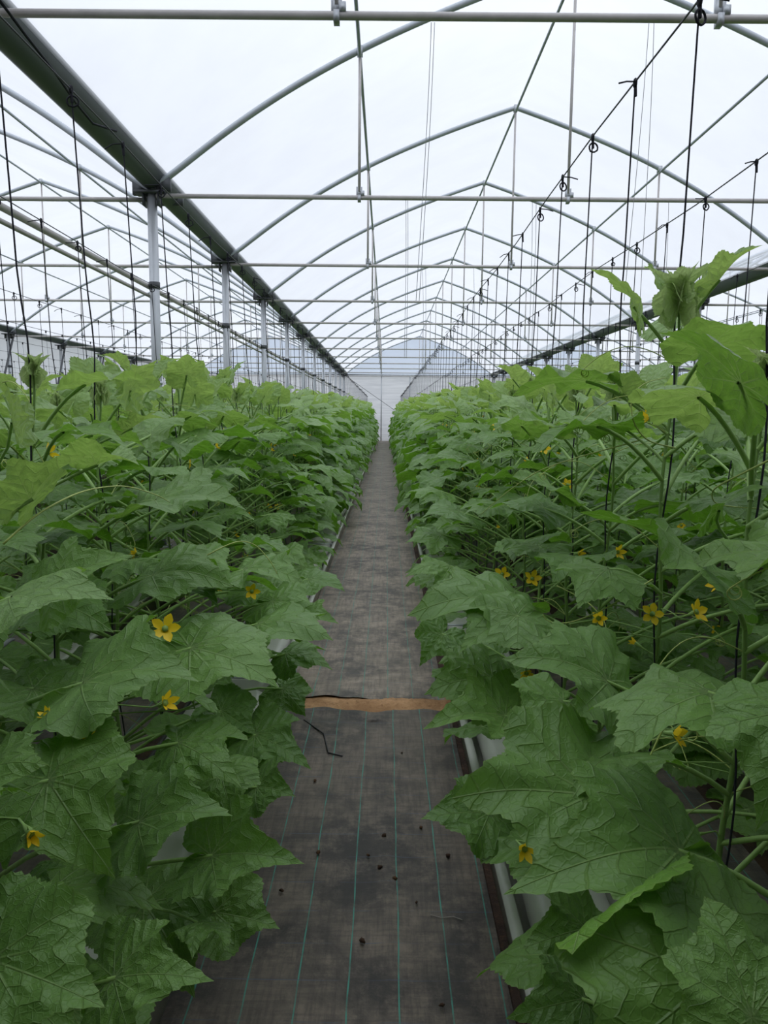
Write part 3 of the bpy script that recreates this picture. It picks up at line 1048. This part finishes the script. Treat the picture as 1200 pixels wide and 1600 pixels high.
def flower(root, node, q, me, dr, sc=1.0):
    dr = np.array(dr, float)
    dr /= np.linalg.norm(dr)
    Z = Vector(dr)
    R = Z.to_track_quat('Z', 'Y').to_matrix().to_4x4()
    Mx = Matrix.Translation(Vector(q)) @ R @ Matrix.Scale(sc, 4)
    o = link_mesh('flower', me, root, None, Mx)
    end = np.array(q) - dr * .034 * sc
    pth = bez(node, (np.array(node) + end) / 2 + np.array([0, 0, .012]), end - dr * .01, end, 6)
    me2 = MB().tube(pth, .0015, 5).mesh('flower_stalk', M['petiole'])
    s = link_mesh('flower_stalk', me2, o)
    s.matrix_basis = Mx.inverted()

# ------------------------------------------------------------------ plant rows
SPY = .45
def row_ys(ri):
    y0 = {0: .60, 1: .50, 2: .8, 3: .7}.get(ri, .6 + (ri * .13) % .4)
    return [y0 + SPY * k for k in range(int((YEND - 1.0 - y0) / SPY))]
allp = []
for ri, (bx, wx, nm, rank) in enumerate(ROWS):
    for k, y in enumerate(row_ys(ri)):
        if bx < -.53 * y - 1.3 or bx > .53 * y + 1.3 or (rank > 0 and y < .9):
            continue
        vis = {0: 1.0, 1: .48, 2: .33, 3: .2, 4: .12}[rank]
        allp.append((vis / max(y, .5), ri, k, y))
allp.sort(key=lambda t: -t[0])
IND = set((a[1], a[2]) for a in allp[:300])
print('plants', len(allp))

# hand-placed leaves of the photograph: attach pixel, distance, tip pixel, distance, normal, blade, youth
def hl(ax, ay, ad, tx, ty, td, nn=(0, -.45, 1), var=0, yg=0.0):
    if nn[1] < 0: nn = (nn[0], nn[1] * .8, nn[2] + .15)
    return (at(ax, ay, ad), at(tx, ty, td), nn, var, yg)
UPC = (0, -.55, .85)
HL_LEFT = [
    hl(-15, 1500, .82, 165, 1575, .80, (.1, -.75, .75), 1, .0),
    hl(178, 1528, .98, 335, 1533, .97, (.05, -.65, .8), 3, .0),
    hl(75, 1218, 1.08, 180, 1372, .98, (-.05, -.9, .6), 5, .03),
    hl(-25, 1205, .92, 76, 1195, .90, (0, -.7, .8), 2, .15),
    hl(277, 1160, 1.45, 378, 1232, 1.38, (-.1, -.7, .8), 6, .0),
    hl(216, 1285, 1.25, 364, 1275, 1.22, (.0, -.6, .8), 0, .0),
    hl(330, 1337, 1.40, 476, 1350, 1.38, (.1, -.75, .7), 13, .0),
    hl(128, 1068, 1.25, 312, 1066, 1.22, (0, -.45, .9), 7, .04),
    hl(297, 1012, 1.62, 437, 1076, 1.55, (0, -.6, .8), 9, .05),
    hl(15, 935, 1.02, 180, 938, 1.00, (0, -.32, 1), 4, .25),
    hl(85, 922, 1.38, 212, 868, 1.42, (0, -.65, .75), 10, .12),
    hl(238, 900, 1.80, 366, 918, 1.76, (0, -.4, .9), 8, .05),
    hl(242, 782, 1.75, 386, 798, 1.70, (0, -.35, .9), 11, .3),
    hl(48, 782, 1.22, 150, 712, 1.22, (-.1, .25, 1), 13, .65),
    hl(150, 727, 1.6, 218, 727, 1.55, (0, .15, 1), 14, .6),
    hl(335, 1425, 1.42, 438, 1452, 1.40, (0, -.6, .7), 1, .0),
    hl(398, 1148, 1.95, 487, 1203, 1.88, (0, -.7, .7), 3, .0),
    hl(402, 975, 2.15, 521, 1001, 2.05, (0, -.35, .9), 2, .05),
    hl(380, 890, 2.4, 474, 908, 2.3, (0, -.35, .9), 5, .05),
    hl(20, 665, 1.25, -15, 590, 1.25, (.3, .2, 1), 14, .8),
    hl(205, 670, 2.0, 262, 655, 2.0, (0, .1, 1), 13, .8),
    hl(30, 1385, 1.05, 95, 1400, 1.02, (0, -.7, .8), 6, .0),
    hl(0, 845, 1.3, 55, 870, 1.25, (0, -.4, .8), 9, .1),
    hl(310, 1440, 1.30, 300, 1500, 1.20, (0, -.6, .7), 6, .0),
]
HL_LEFT += [
    hl(445, 1022, 2.25, 521, 1048, 2.2, (0, -.5, .8), 6, .0),
    hl(425, 940, 2.65, 500, 968, 2.6, (0, -.5, .8), 8, .0),
    hl(440, 1075, 2.35, 478, 1120, 2.3, (0, -.8, .6), 2, .0),
    hl(400, 1230, 1.80, 462, 1245, 1.75, (0, -.8, .6), 7, .0),
    hl(480, 905, 3.4, 540, 925, 3.35, (0, -.5, .8), 9, .0),
    hl(470, 965, 3.1, 530, 975, 3.05, (0, -.5, .8), 10, .0),
    hl(345, 1110, 2.0, 400, 1150, 1.95, (0, -.8, .6), 1, .0),
    hl(345, 1210, 1.7, 372, 1300, 1.6, (0, -.9, .5), 4, .0),
]
HL_RIGHT = [
    hl(705, 885, 3.0, 632, 902, 2.95, (0, -.4, .9), 6, .05),
    hl(690, 835, 3.6, 632, 850, 3.55, (0, -.4, .9), 2, .05),
    hl(720, 800, 3.6, 655, 812, 3.55, (0, -.4, .9), 8, .05),
    hl(740, 920, 2.8, 665, 925, 2.75, (0, -.4, .9), 3, .05),
    hl(1105, 892, 1.22, 905, 800, 1.30, (.05, .08, 1), 5, .04),
    hl(950, 1065, 1.42, 784, 1030, 1.42, (0, -.62, .8), 7, .03),
    hl(925, 1242, 1.18, 705, 1248, 1.14, (0, -.55, .8), 1, .02),
    hl(1062, 1328, .98, 786, 1398, .92, (0, -.62, .8), 10, .02),
    hl(1112, 1530, .82, 905, 1440, .86, (.05, -.9, .65), 12, .03),
    hl(1235, 1110, .88, 1180, 1300, .82, (-.15, -.9, .5), 6, .06),
    hl(912, 1560, 1.10, 790, 1592, 1.08, (0, -.8, .6), 3, .0),
    hl(915, 1450, 1.22, 815, 1482, 1.18, (0, -.8, .6), 5, .0),
    hl(880, 1095, 1.62, 800, 1150, 1.55, (0, -.8, .6), 2, .0),
    hl(790, 1118, 1.82, 660, 1140, 1.78, (0, -.5, .8), 13, .05),
    hl(770, 1060, 2.05, 662, 1086, 2.0, (0, -.6, .8), 9, .0),
    hl(805, 945, 2.05, 636, 962, 2.0, (0, -.3, .9), 0, .05),
    hl(808, 962, 1.9, 716, 1022, 1.85, (0, -.55, .8), 8, .05),
    hl(692, 990, 2.4, 655, 1042, 2.35, (0, -.9, .5), 11, .0),
    hl(765, 1270, 1.65, 657, 1280, 1.62, (0, -.7, .7), 5, .0),
    hl(1158, 600, 1.15, 1028, 520, 1.20, (.1, .30, .8), 9, .2),
    hl(975, 617, 1.9, 940, 578, 1.9, (0, .2, 1), 14, .75),
    hl(965, 660, 1.95, 1025, 672, 1.9, (0, -.2, 1), 2, .15),
    hl(870, 768, 2.3, 800, 745, 2.25, (0, -.2, 1), 1, .15),
    hl(1120, 800, 1.25, 1200, 760, 1.2, (0, -.1, 1), 8, .1),
    hl(1175, 1590, .72, 1100, 1400, .82, (.1, -.9, .5), 1, .1),
    hl(870, 1290, 1.35, 910, 1330, 1.30, (0, -.8, .6), 9, .05),
]
HF_LEFT = [(at(258, 983, 1.45), 1, (.3, -1, .5)), (at(345, 973, 1.9), 4, (0, -1, .3)), (at(82, 1126, 1.2), 3, (-.5, -.3, .8)), (at(255, 1099, 1.4), 2, (.7, -.5, .4)),
           (at(143, 1155, 1.15), 2, (-.2, -.4, .9)), (at(45, 1299, 1.0), 3, (.8, -.8, -.1)), (at(393, 924, 2.3), 4, (.3, -1, .2)), (at(300, 1090, 1.6), 3, (0, -.5, .8))]
HF_RIGHT = [(at(1018, 960, 1.75), 0, (0, -1, .5)), (at(1085, 957, 1.7), 1, (.6, -.8, .6)), (at(935, 966, 1.9), 2, (-.2, -1, .3)), (at(785, 897, 2.6), 1, (-.3, -1, .2)),
            (at(831, 905, 2.4), 1, (.1, -1, .6)), (at(881, 1170, 1.45), 3, (-.9, -.2, -.1)), (at(967, 1191, 1.35), 2, (-.8, -.3, .3)), (at(1168, 1548, .85), 4, (-.2, -.6, -.5)),
            (at(1050, 1146, 1.35), 4, (.9, -.6, .1)), (at(1012, 1137, 1.45), 2, (-.6, -.5, .6)), (at(822, 1050, 2.0), 4, (0, -.8, -.3)), (at(818, 1325, 1.5), 4, (.2, -.8, .1)), (at(945, 990, 1.8), 3, (0, -1, .2))]
HT_LEFT = [[at(*p) for p in ((5, 850, 1.2), (60, 800, 1.25), (130, 765, 1.35), (195, 757, 1.5), (250, 775, 1.6), (265, 785, 1.65))],
           [at(*p) for p in ((300, 880, 1.9), (370, 843, 1.95), (400, 850, 2.0), (425, 880, 2.0), (433, 897, 2.0))]]
HT_RIGHT = [[at(*p) for p in ((1000, 688, 1.9), (900, 715, 2.0), (840, 735, 2.1), (790, 770, 2.2), (750, 805, 2.3))],
            [at(*p) for p in ((1055, 700, 1.75), (1010, 690, 1.7), (988, 660, 1.7), (985, 620, 1.7), (1005, 598, 1.75), (1040, 590, 1.8))],
            [at(*p) for p in ((1020, 905, 1.7), (950, 950, 1.7), (890, 975, 1.7), (855, 972, 1.7), (848, 960, 1.7))],
            [at(*p) for p in ((870, 915, 2.1), (920, 940, 2.0), (950, 975, 1.95), (940, 1010, 1.9))],
            [at(*p) for p in ((1050, 1115, 1.3), (1030, 1150, 1.3), (1010, 1195, 1.28), (992, 1230, 1.27), (1000, 1250, 1.26), (1010, 1245, 1.26), (1008, 1236, 1.25), (1002, 1244, 1.25))],
            [at(*p) for p in ((1060, 1115, 1.3), (1085, 1130, 1.3), (1092, 1152, 1.3), (1080, 1160, 1.3), (1068, 1150, 1.3))],
            [at(*p) for p in ((1200, 720, 1.2), (1150, 745, 1.3), (1110, 765, 1.35), (1115, 790, 1.4), (1190, 795, 1.4))]]

near_set = {}
for ri, (bx, wx, nm, rank) in enumerate(ROWS[:4]):
    for k, y in enumerate(row_ys(ri)):
        if (ri, k) in IND and y < (6.2 if rank == 0 else 4.6) and y > (0 if rank == 0 else 1.2):
            near_set[(ri, k)] = y

def assign(ri, items, gety):
    ys = {k: y for (r_, k), y in near_set.items() if r_ == ri}
    out = {k: [] for k in ys}
    for it in items:
        y = gety(it)
        x = it[0][0]
        best = min(ys, key=lambda k: abs(ys[k] - y))
        out[best].append(it)
    return out
EX = {0: assign(0, HL_LEFT, lambda i: i[0][1] + .05), 1: assign(1, HL_RIGHT, lambda i: i[0][1] + .05)}
EF = {0: assign(0, HF_LEFT, lambda i: i[0][1]), 1: assign(1, HF_RIGHT, lambda i: i[0][1])}
ET = {0: assign(0, HT_LEFT, lambda i: i[0][1]), 1: assign(1, HT_RIGHT, lambda i: i[0][1])}

def project(p):
    x, y, z = p[0], p[1], p[2] - CAMZ
    c, s = math.cos(PITCH), math.sin(PITCH)
    d = y * c - z * s
    u = y * s + z * c
    return 600 + FOC * x / max(d, .05), 800 - FOC * u / max(d, .05), d

def drop_near(ri, tall=False):
    sgn = -1 if ri == 0 else 1
    ex = HL_LEFT if ri == 0 else HL_RIGHT
    exc = [((e[0] + e[1]) / 2, np.linalg.norm(e[1] - e[0])) for e in ex]
    def f(wa, wt, lf):
        c = (wa + wt) / 2
        # keep the walkway and the lens clear
        if sgn * wt[0] < (.12 if ri == 0 else .03) or sgn * wa[0] < .15:
            return True
        px, py, d = project(c)
        tx_, ty_, td_ = project(wt)
        if not tall and d < 2.3 and min(py, ty_) < 568 and -60 < px < 1300:
            return True
        if d < .75 and -150 < px < 1350 and py > 200:
            return True
        if ri == 1 and 840 < px < 1230 and 860 < py < 1200 and d < 1.9 and lf['rn'] < .5:
            return True
        if np.linalg.norm(c - np.array([0, 0, CAMZ])) < .7:
            return True
        inframe = -80 < px < 1280 and 0 < py < 1700
        if not inframe:
            return False
        for q, L in exc:
            qx, qy, qd = project(q)
            rad = L * FOC / qd * .55
            if d < qd + .04 and (px - qx) ** 2 + (py - qy) ** 2 < (rad + lf['L'] * FOC / d * .25) ** 2:
                return True       # would hide a leaf of the photograph
            if np.linalg.norm(c - q) < .06:
                return True
        return False
    return f

side_name = {0: 'walkway row on the post side', 1: 'walkway row opposite the posts', 2: 'second row on the post side', 3: 'second row opposite the posts'}
rowheights = {}
for (ri, k), y in sorted(near_set.items()):
    bx, wx, nm, rank = ROWS[ri]
    rng = random.Random(1000 * ri + k)
    H = 1.40 + .011 * y + rng.uniform(-.06, .06)
    if ri == 0:
        H = (1.20 if y < 1.2 else 1.32 if y < 1.7 else 1.41 + .011 * y) + rng.uniform(-.05, .05)
    tall = False
    tip = 1.0
    if ri == 1 and abs(y - 1.85) < .12:
        H, tall, tip = 1.62, True, 1.7
    if ri == 1 and y < 1.6:
        H = 1.30
    if ri == 1 and abs(y - 1.4) < .12:
        H = 1.42
    label = f'{ORD[min(k, 19)]} cucumber plant from the near end of the {side_name[ri]}'
    if tall:
        label = 'tallest cucumber plant, its fuzzy tip rising above the row opposite the posts'
    dropf = drop_near(ri, tall) if ri < 2 else None
    root, P = emit_near('cucumber_plant', rng, (bx, y, .14 if ri < 2 else .13), H - .14, (wx - bx), label, f'cucumber plants of the {side_name[ri]}',
              nleaf=25 if ri < 2 else 21, drop=dropf, extra=EX[ri][k] if ri < 2 else (), flowers=2 if ri < 2 else 2, tendrils=7 if ri < 2 else 3,
              extra_flowers=EF[ri][k] if ri < 2 else (), extra_tendrils=ET[ri][k] if ri < 2 else (), z0=.03 if ri < 2 else .06, tipscale=tip)

# plants further on: shared variants with stem, foliage, flowers and tip as parts
VAR = []
for v in range(10):
    rng = random.Random(500 + v)
    P = plan_plant(rng, 1.42, 0, 22, .03, .55)
    zs = np.linspace(0, 1.40, 12)
    st = MB().tube([P['stem'](z) for z in zs], np.interp(zs, [0, 1.4], [.007, .0035]), 5).mesh('stem', M['stem'])
    lb = LB()
    far = LB()
    pe = MB()
    for lf in P['leaves']:
        lb.add(MIDB[rng.randrange(8)], (frame(lf['T'], lf['N']), lf['att']), lf['L'] * 1.05, lf['yg'], lf['rn'])
        if lf['k'] < 15:
            far.add(FARB[rng.randrange(6)], (frame(lf['T'], lf['N']), lf['att']), lf['L'] * 1.12, lf['yg'], lf['rn'])
        pe.tube(petiole_path(lf['node'], lf['att'], lf['T'], 4), .0034, 4, False)
    tp = tip_arrays(rng, 1, P['stem'](1.42), 1.1)
    fo = mk_mesh('foliage', *(lambda a: (a[0], a[1]))(lb.arrays()), M['leaf'], True, dict(zip(('lp', 'vn', 'ed', 'yg', 'rnd'), lb.arrays()[2:])))
    pm = pe.mesh('petioles', M['petiole'])
    fm = []
    for _ in range(3):
        lf = rng.choice(P['leaves'][3:-3])
        a = rng.uniform(0, 6.28)
        q = lf['node'] + np.array([math.cos(a) * .05, math.sin(a) * .05, .03])
        fm.append((q, rng.choice(FLOWERS), (math.cos(a), math.sin(a), .3)))
    tpts = [tendril_path(rng, rng.choice(P['leaves'][6:])['node'], (math.cos(a), math.sin(a), .4), .22, False) for a in (rng.uniform(0, 6.28), rng.uniform(0, 6.28))]
    tm = MB()
    for q in tpts:
        tm.tube(q, .0013, 4, False)
    VAR.append(dict(stem=st, foliage=fo, petioles=pm, flowers=fm, tip=leaf_mesh('growing_tip', tp.arrays()), tend=tm.mesh('tendril', M['tendril']), mid=lb.arrays(), far=far.arrays(), tiparr=tp.arrays()))

protos = []
for v in VAR:
    root = empty('cucumber_plant')
    link_mesh('stem', v['stem'], root)
    f = link_mesh('foliage', v['foliage'], root)
    link_mesh('petioles', v['petioles'], f)
    for q, me, dr in v['flowers']:
        R = Vector(dr).to_track_quat('Z', 'Y').to_matrix().to_4x4()
        link_mesh('flower', me, root, None, Matrix.Translation(Vector(q)) @ R)
    link_mesh('growing_tip', v['tip'], root)
    link_mesh('tendril', v['tend'], root)
    protos.append(root)
used = [False] * len(protos)

LBL = {0: 'cucumber plant deep along the walkway row on the post side', 1: 'cucumber plant deep along the walkway row opposite the posts',
       2: 'leafy cucumber plant in the second row on the post side', 3: 'leafy cucumber plant in the second row opposite the posts',
       4: 'cucumber plant in the third row out opposite the posts', 5: 'cucumber plant in the first row behind the steel posts'}
bulk = LB()
bstem = MB()
for _, ri, k, y in sorted(allp, key=lambda t: (t[1], t[2])):
    if (ri, k) in near_set:
        continue
    bx, wx, nm, rank = ROWS[ri]
    rng = random.Random(77 * ri + k * 13)
    vi = rng.randrange(len(VAR))
    H = 1.29 + .011 * min(y, 40) + rng.uniform(-.08, .08)
    s = H / 1.42
    spin = rng.choice((0, math.pi)) + rng.uniform(-.35, .35)
    tilt = math.atan((wx - bx) / 2.4)
    R = Matrix.Rotation(tilt, 3, 'Y') @ Matrix.Rotation(spin, 3, 'Z')
    z0 = .14
    if (ri, k) in IND:
        o = protos[vi] if not used[vi] else copy_tree(protos[vi])
        used[vi] = True
        o.location = (bx, y, z0)
        o.rotation_euler = R.to_euler()
        o.scale = (1.04, 1.04, s)
        if ri < 2 and k <= 16:
            lab = f'{ORD[k]} cucumber plant from the near end of the {side_name[ri]}'
            tag(o, lab, 'cucumber plant', f'cucumber plants of the {side_name[ri]}')
        else:
            lab = LBL.get(ri, 'cucumber plant in an inner row well away from the walkway')
            tag(o, lab, 'cucumber plant', lab.replace('plant', 'plants'))
    else:
        arr = VAR[vi]['mid'] if y < 12 and rank < 4 else VAR[vi]['far']
        Rn = np.array(R)
        V = (arr[0] * np.array([1.04, 1.04, s])) @ Rn.T + np.array([bx, y, z0])
        bulk.V.append(V); bulk.F.append(arr[1] + bulk.n)
        for a_, src in ((bulk.lp, arr[2]), (bulk.vn, arr[3]), (bulk.ed, arr[4]), (bulk.yg, arr[5]), (bulk.rn, arr[6])):
            a_.append(src)
        bulk.n += len(V)
        if y < 14:
            bstem.tube([(bx, y, z0), (bx + (wx - bx) * .55, y, z0 + H)], .006, 4, False)
for i, u in enumerate(used):
    if not u:
        for ch in list(protos[i].children_recursive) + [protos[i]]:
            bpy.data.objects.remove(ch)
o = link_mesh('distant_cucumber_crop', leaf_mesh('distant_cucumber_crop', bulk.arrays()))
tag(o, 'dense mass of distant cucumber plants filling the other rows', 'cucumber crop', kind='stuff')
bs = bstem.build('stems', M['stem'], o)
bs['kind'] = 'stuff'

# ------------------------------------------------------------------ training strings
def string_meshes(dx, seed):
    r = random.Random(seed)
    hi = WIREZ - .14
    pts = []
    for i in range(26):
        t = i / 25
        z = t * hi
        a = z * 9 + seed
        wv = .010 if z < 1.35 else .010 * max(0, 1 - (z - 1.35) * 4)
        pts.append((dx * t + wv * math.cos(a), wv * math.sin(a), z))
    s = MB().tube(pts, .0024, 4, False).mesh('training_string', M['twine'])
    kn = MB()
    c = np.array([dx, 0, hi])
    kn.tube([c + np.array([0, .007 * math.cos(a), .010 * math.sin(a) - .004]) for a in np.linspace(0, 12.5, 26)], .0042, 5)
    style = seed % 3
    if style != 1:
        rr_ = r.uniform(.009, .018)
        a0 = r.uniform(-.6, .6)
        kn.tube([c + np.array([(rr_ * math.sin(a)) * math.cos(a0) + .004, (rr_ * math.sin(a)) * math.sin(a0), -.022 + rr_ * (math.cos(a) - 1) * r.uniform(.8, 1)]) for a in np.linspace(0, 6.28, 14)], .003, 5)
    if style != 0:
        e = r.choice((-1, 1))
        kn.tube([c, c + np.array([.03 * e, -.02, -.008]), c + np.array([.055 * e, -.03, -.02 + r.uniform(-.02, .02)])], .0024, 5)
    kn.tube([c + np.array([0, 0, -.005]), c + np.array([.002, 0, -.04])], .0050, 5)
    return s, kn.mesh('knot', M['twine'])
SM = {}
far_str = MB()
for _, ri, k, y in allp:
    bx, wx, nm, rank = ROWS[ri]
    rng = random.Random(31 * ri + k * 7)
    z0 = .14
    if (ri, k) in IND:
        q = rng.randrange(6)
        key = (round(wx - bx, 2), q)
        if key not in SM:
            SM[key] = string_meshes(wx - bx, q)
        s, kn = SM[key]
        o = link_mesh('training_string', s)
        o.location = (bx, y, z0)
        dz = ((wire_z(wx, y) if rank < 2 else WIREZ) - z0) / (WIREZ - .14)
        o.scale = (1, 1, dz)
        link_mesh('knot', kn, o)
        if ri < 2 and k < 14:
            lab = f'black string tied above the {ORD[k]} plant of the {side_name[ri]}'
            if ri == 1 and abs(y - 1.85) < .12: lab = 'black string tied above the tallest cucumber plant'
            tag(o, lab, 'string', f'strings over the {side_name[ri]}')
        else:
            lab = 'thin black string hanging over the ' + {0: 'deep part of the walkway row on the post side', 1: 'deep part of the walkway row opposite the posts', 2: 'second row on the post side', 3: 'second row opposite the posts', 4: 'third row out opposite the posts', 5: 'first row behind the steel posts'}.get(ri, 'inner rows away from the walkway')
            tag(o, lab, 'string', lab.replace('string hanging', 'strings hanging'))
    elif rng.random() < .8:
        far_str.tube([(bx, y, 1.2), (wx, y, WIREZ)], .0017, 3, False)
        far_str.box((wx, y, WIREZ - .01), (.012, .012, .03))
o = far_str.build('distant_training_strings', M['twine'])
tag(o, 'many thin dark strings hanging from the wires over the other rows', 'strings', kind='stuff')

# pale spare twines hanging in pairs from the tie bars
pt = [(at(679, 35, 4.2), at(655, 470, 4.2)), (at(674, 35, 4.2), at(650, 470, 4.2)), (at(1014, 35, 4.2), at(975, 470, 4.2)), (at(1022, 35, 4.2), at(1000, 470, 4.2)),
      (at(634, 312, 7.4), at(632, 560, 7.4)), (at(637, 312, 7.4), at(635, 560, 7.4)), (at(1045, 312, 7.4), at(1035, 540, 7.4)), (at(832, 312, 7.4), at(826, 560, 7.4)), (at(838, 312, 7.4), at(830, 560, 7.4)),
      (at(660, 418, 10.7), at(662, 590, 10.7)), (at(665, 418, 10.7), at(664, 590, 10.7)), (at(740, 418, 10.7), at(742, 590, 10.7))]
for a, b in pt:
    m = (a + b) / 2 + np.array([.006, 0, 0])
    o = MB().tube(bez(a, (2 * a + b) / 3 + np.array([.01, 0, 0]), m, b, 10), .0016 if a[1] < 6 else .0022, 4, False).build('spare_twine', M['ptwine'])
    tag(o, 'thin pale spare twine hanging from a tie bar of the middle bay', 'twine', 'pale spare twines below the tie bars')
# dark cable looping beside the wide gutter, small leaf on the film
pts = [at(-5, -5, 2.4), at(40, 55, 2.6), at(85, 112, 2.8), at(118, 160, 3.1), at(145, 193, 3.3), at(182, 205, 3.4)]
o = MB().tube(pts, .005, 6).build('slack_cord', M['twine'])
tag(o, 'slack black cord tied beside the wide gutter near the walkway', 'cord')
# clods and dry leaf bits on the walkway
for i, (px, py) in enumerate([(492, 1227), (594, 1363), (566, 1480), (658, 1300), (651, 1418), (600, 1313), (497, 1340), (628, 1182), (700, 1345), (575, 1344), (690, 1640 - 60), (440, 1400), (617, 1380)]):
    a, b, c, s_ = 0, 0, 0, 0
    P1 = at(px, py, 1.0)
    t = CAMZ / (CAMZ - P1[2])
    x, y = P1[0] * t, t
    rng = random.Random(i)
    V, F = tube_arrays([(-.008, 0, .004), (-.004, 0.002, .005), (.003, -.001, .006), (.009, 0, .003)], [.001, .006, .005, .001], 6)
    V = V + np.random.RandomState(i).uniform(-.0018, .0018, V.shape)
    o = link_mesh('soil_clod', mk_mesh('soil_clod', V, F, M['clod'] if i % 3 else M['dry'], False))
    o.location = (x, y, .0125)
    o.rotation_euler = (0, 0, rng.uniform(0, 6))
    k = rng.uniform(.5, 1.05)
    o.scale = (k, k, k)
    tag(o, 'small brown crumb of soil or dry leaf on the near ground cover', 'soil crumb', 'crumbs on the near ground cover')
pts = []
for px, py in ((672, 1437), (690, 1442), (708, 1440), (722, 1445)):
    P1 = at(px, py, 1.0)
    t = CAMZ / (CAMZ - P1[2])
    pts.append((P1[0] * t, t, .014))
o = MB().tube(pts, .0013, 5).build('dry_twig', M['board'])
tag(o, 'thin pale dry twig lying on the near ground cover', 'twig')
pts = []
for px, py in ((475, 1130), (492, 1142), (506, 1152), (510, 1170), (513, 1182), (535, 1187)):
    P1 = at(px, py, 1.0)
    t = CAMZ / (CAMZ - P1[2])
    pts.append((P1[0] * t, t, .015))
o = MB().tube(pts, .003, 5).build('black_tube', M['hose'])
tag(o, 'bent thin black tube lying on the ground cover near the soil gap', 'tube')
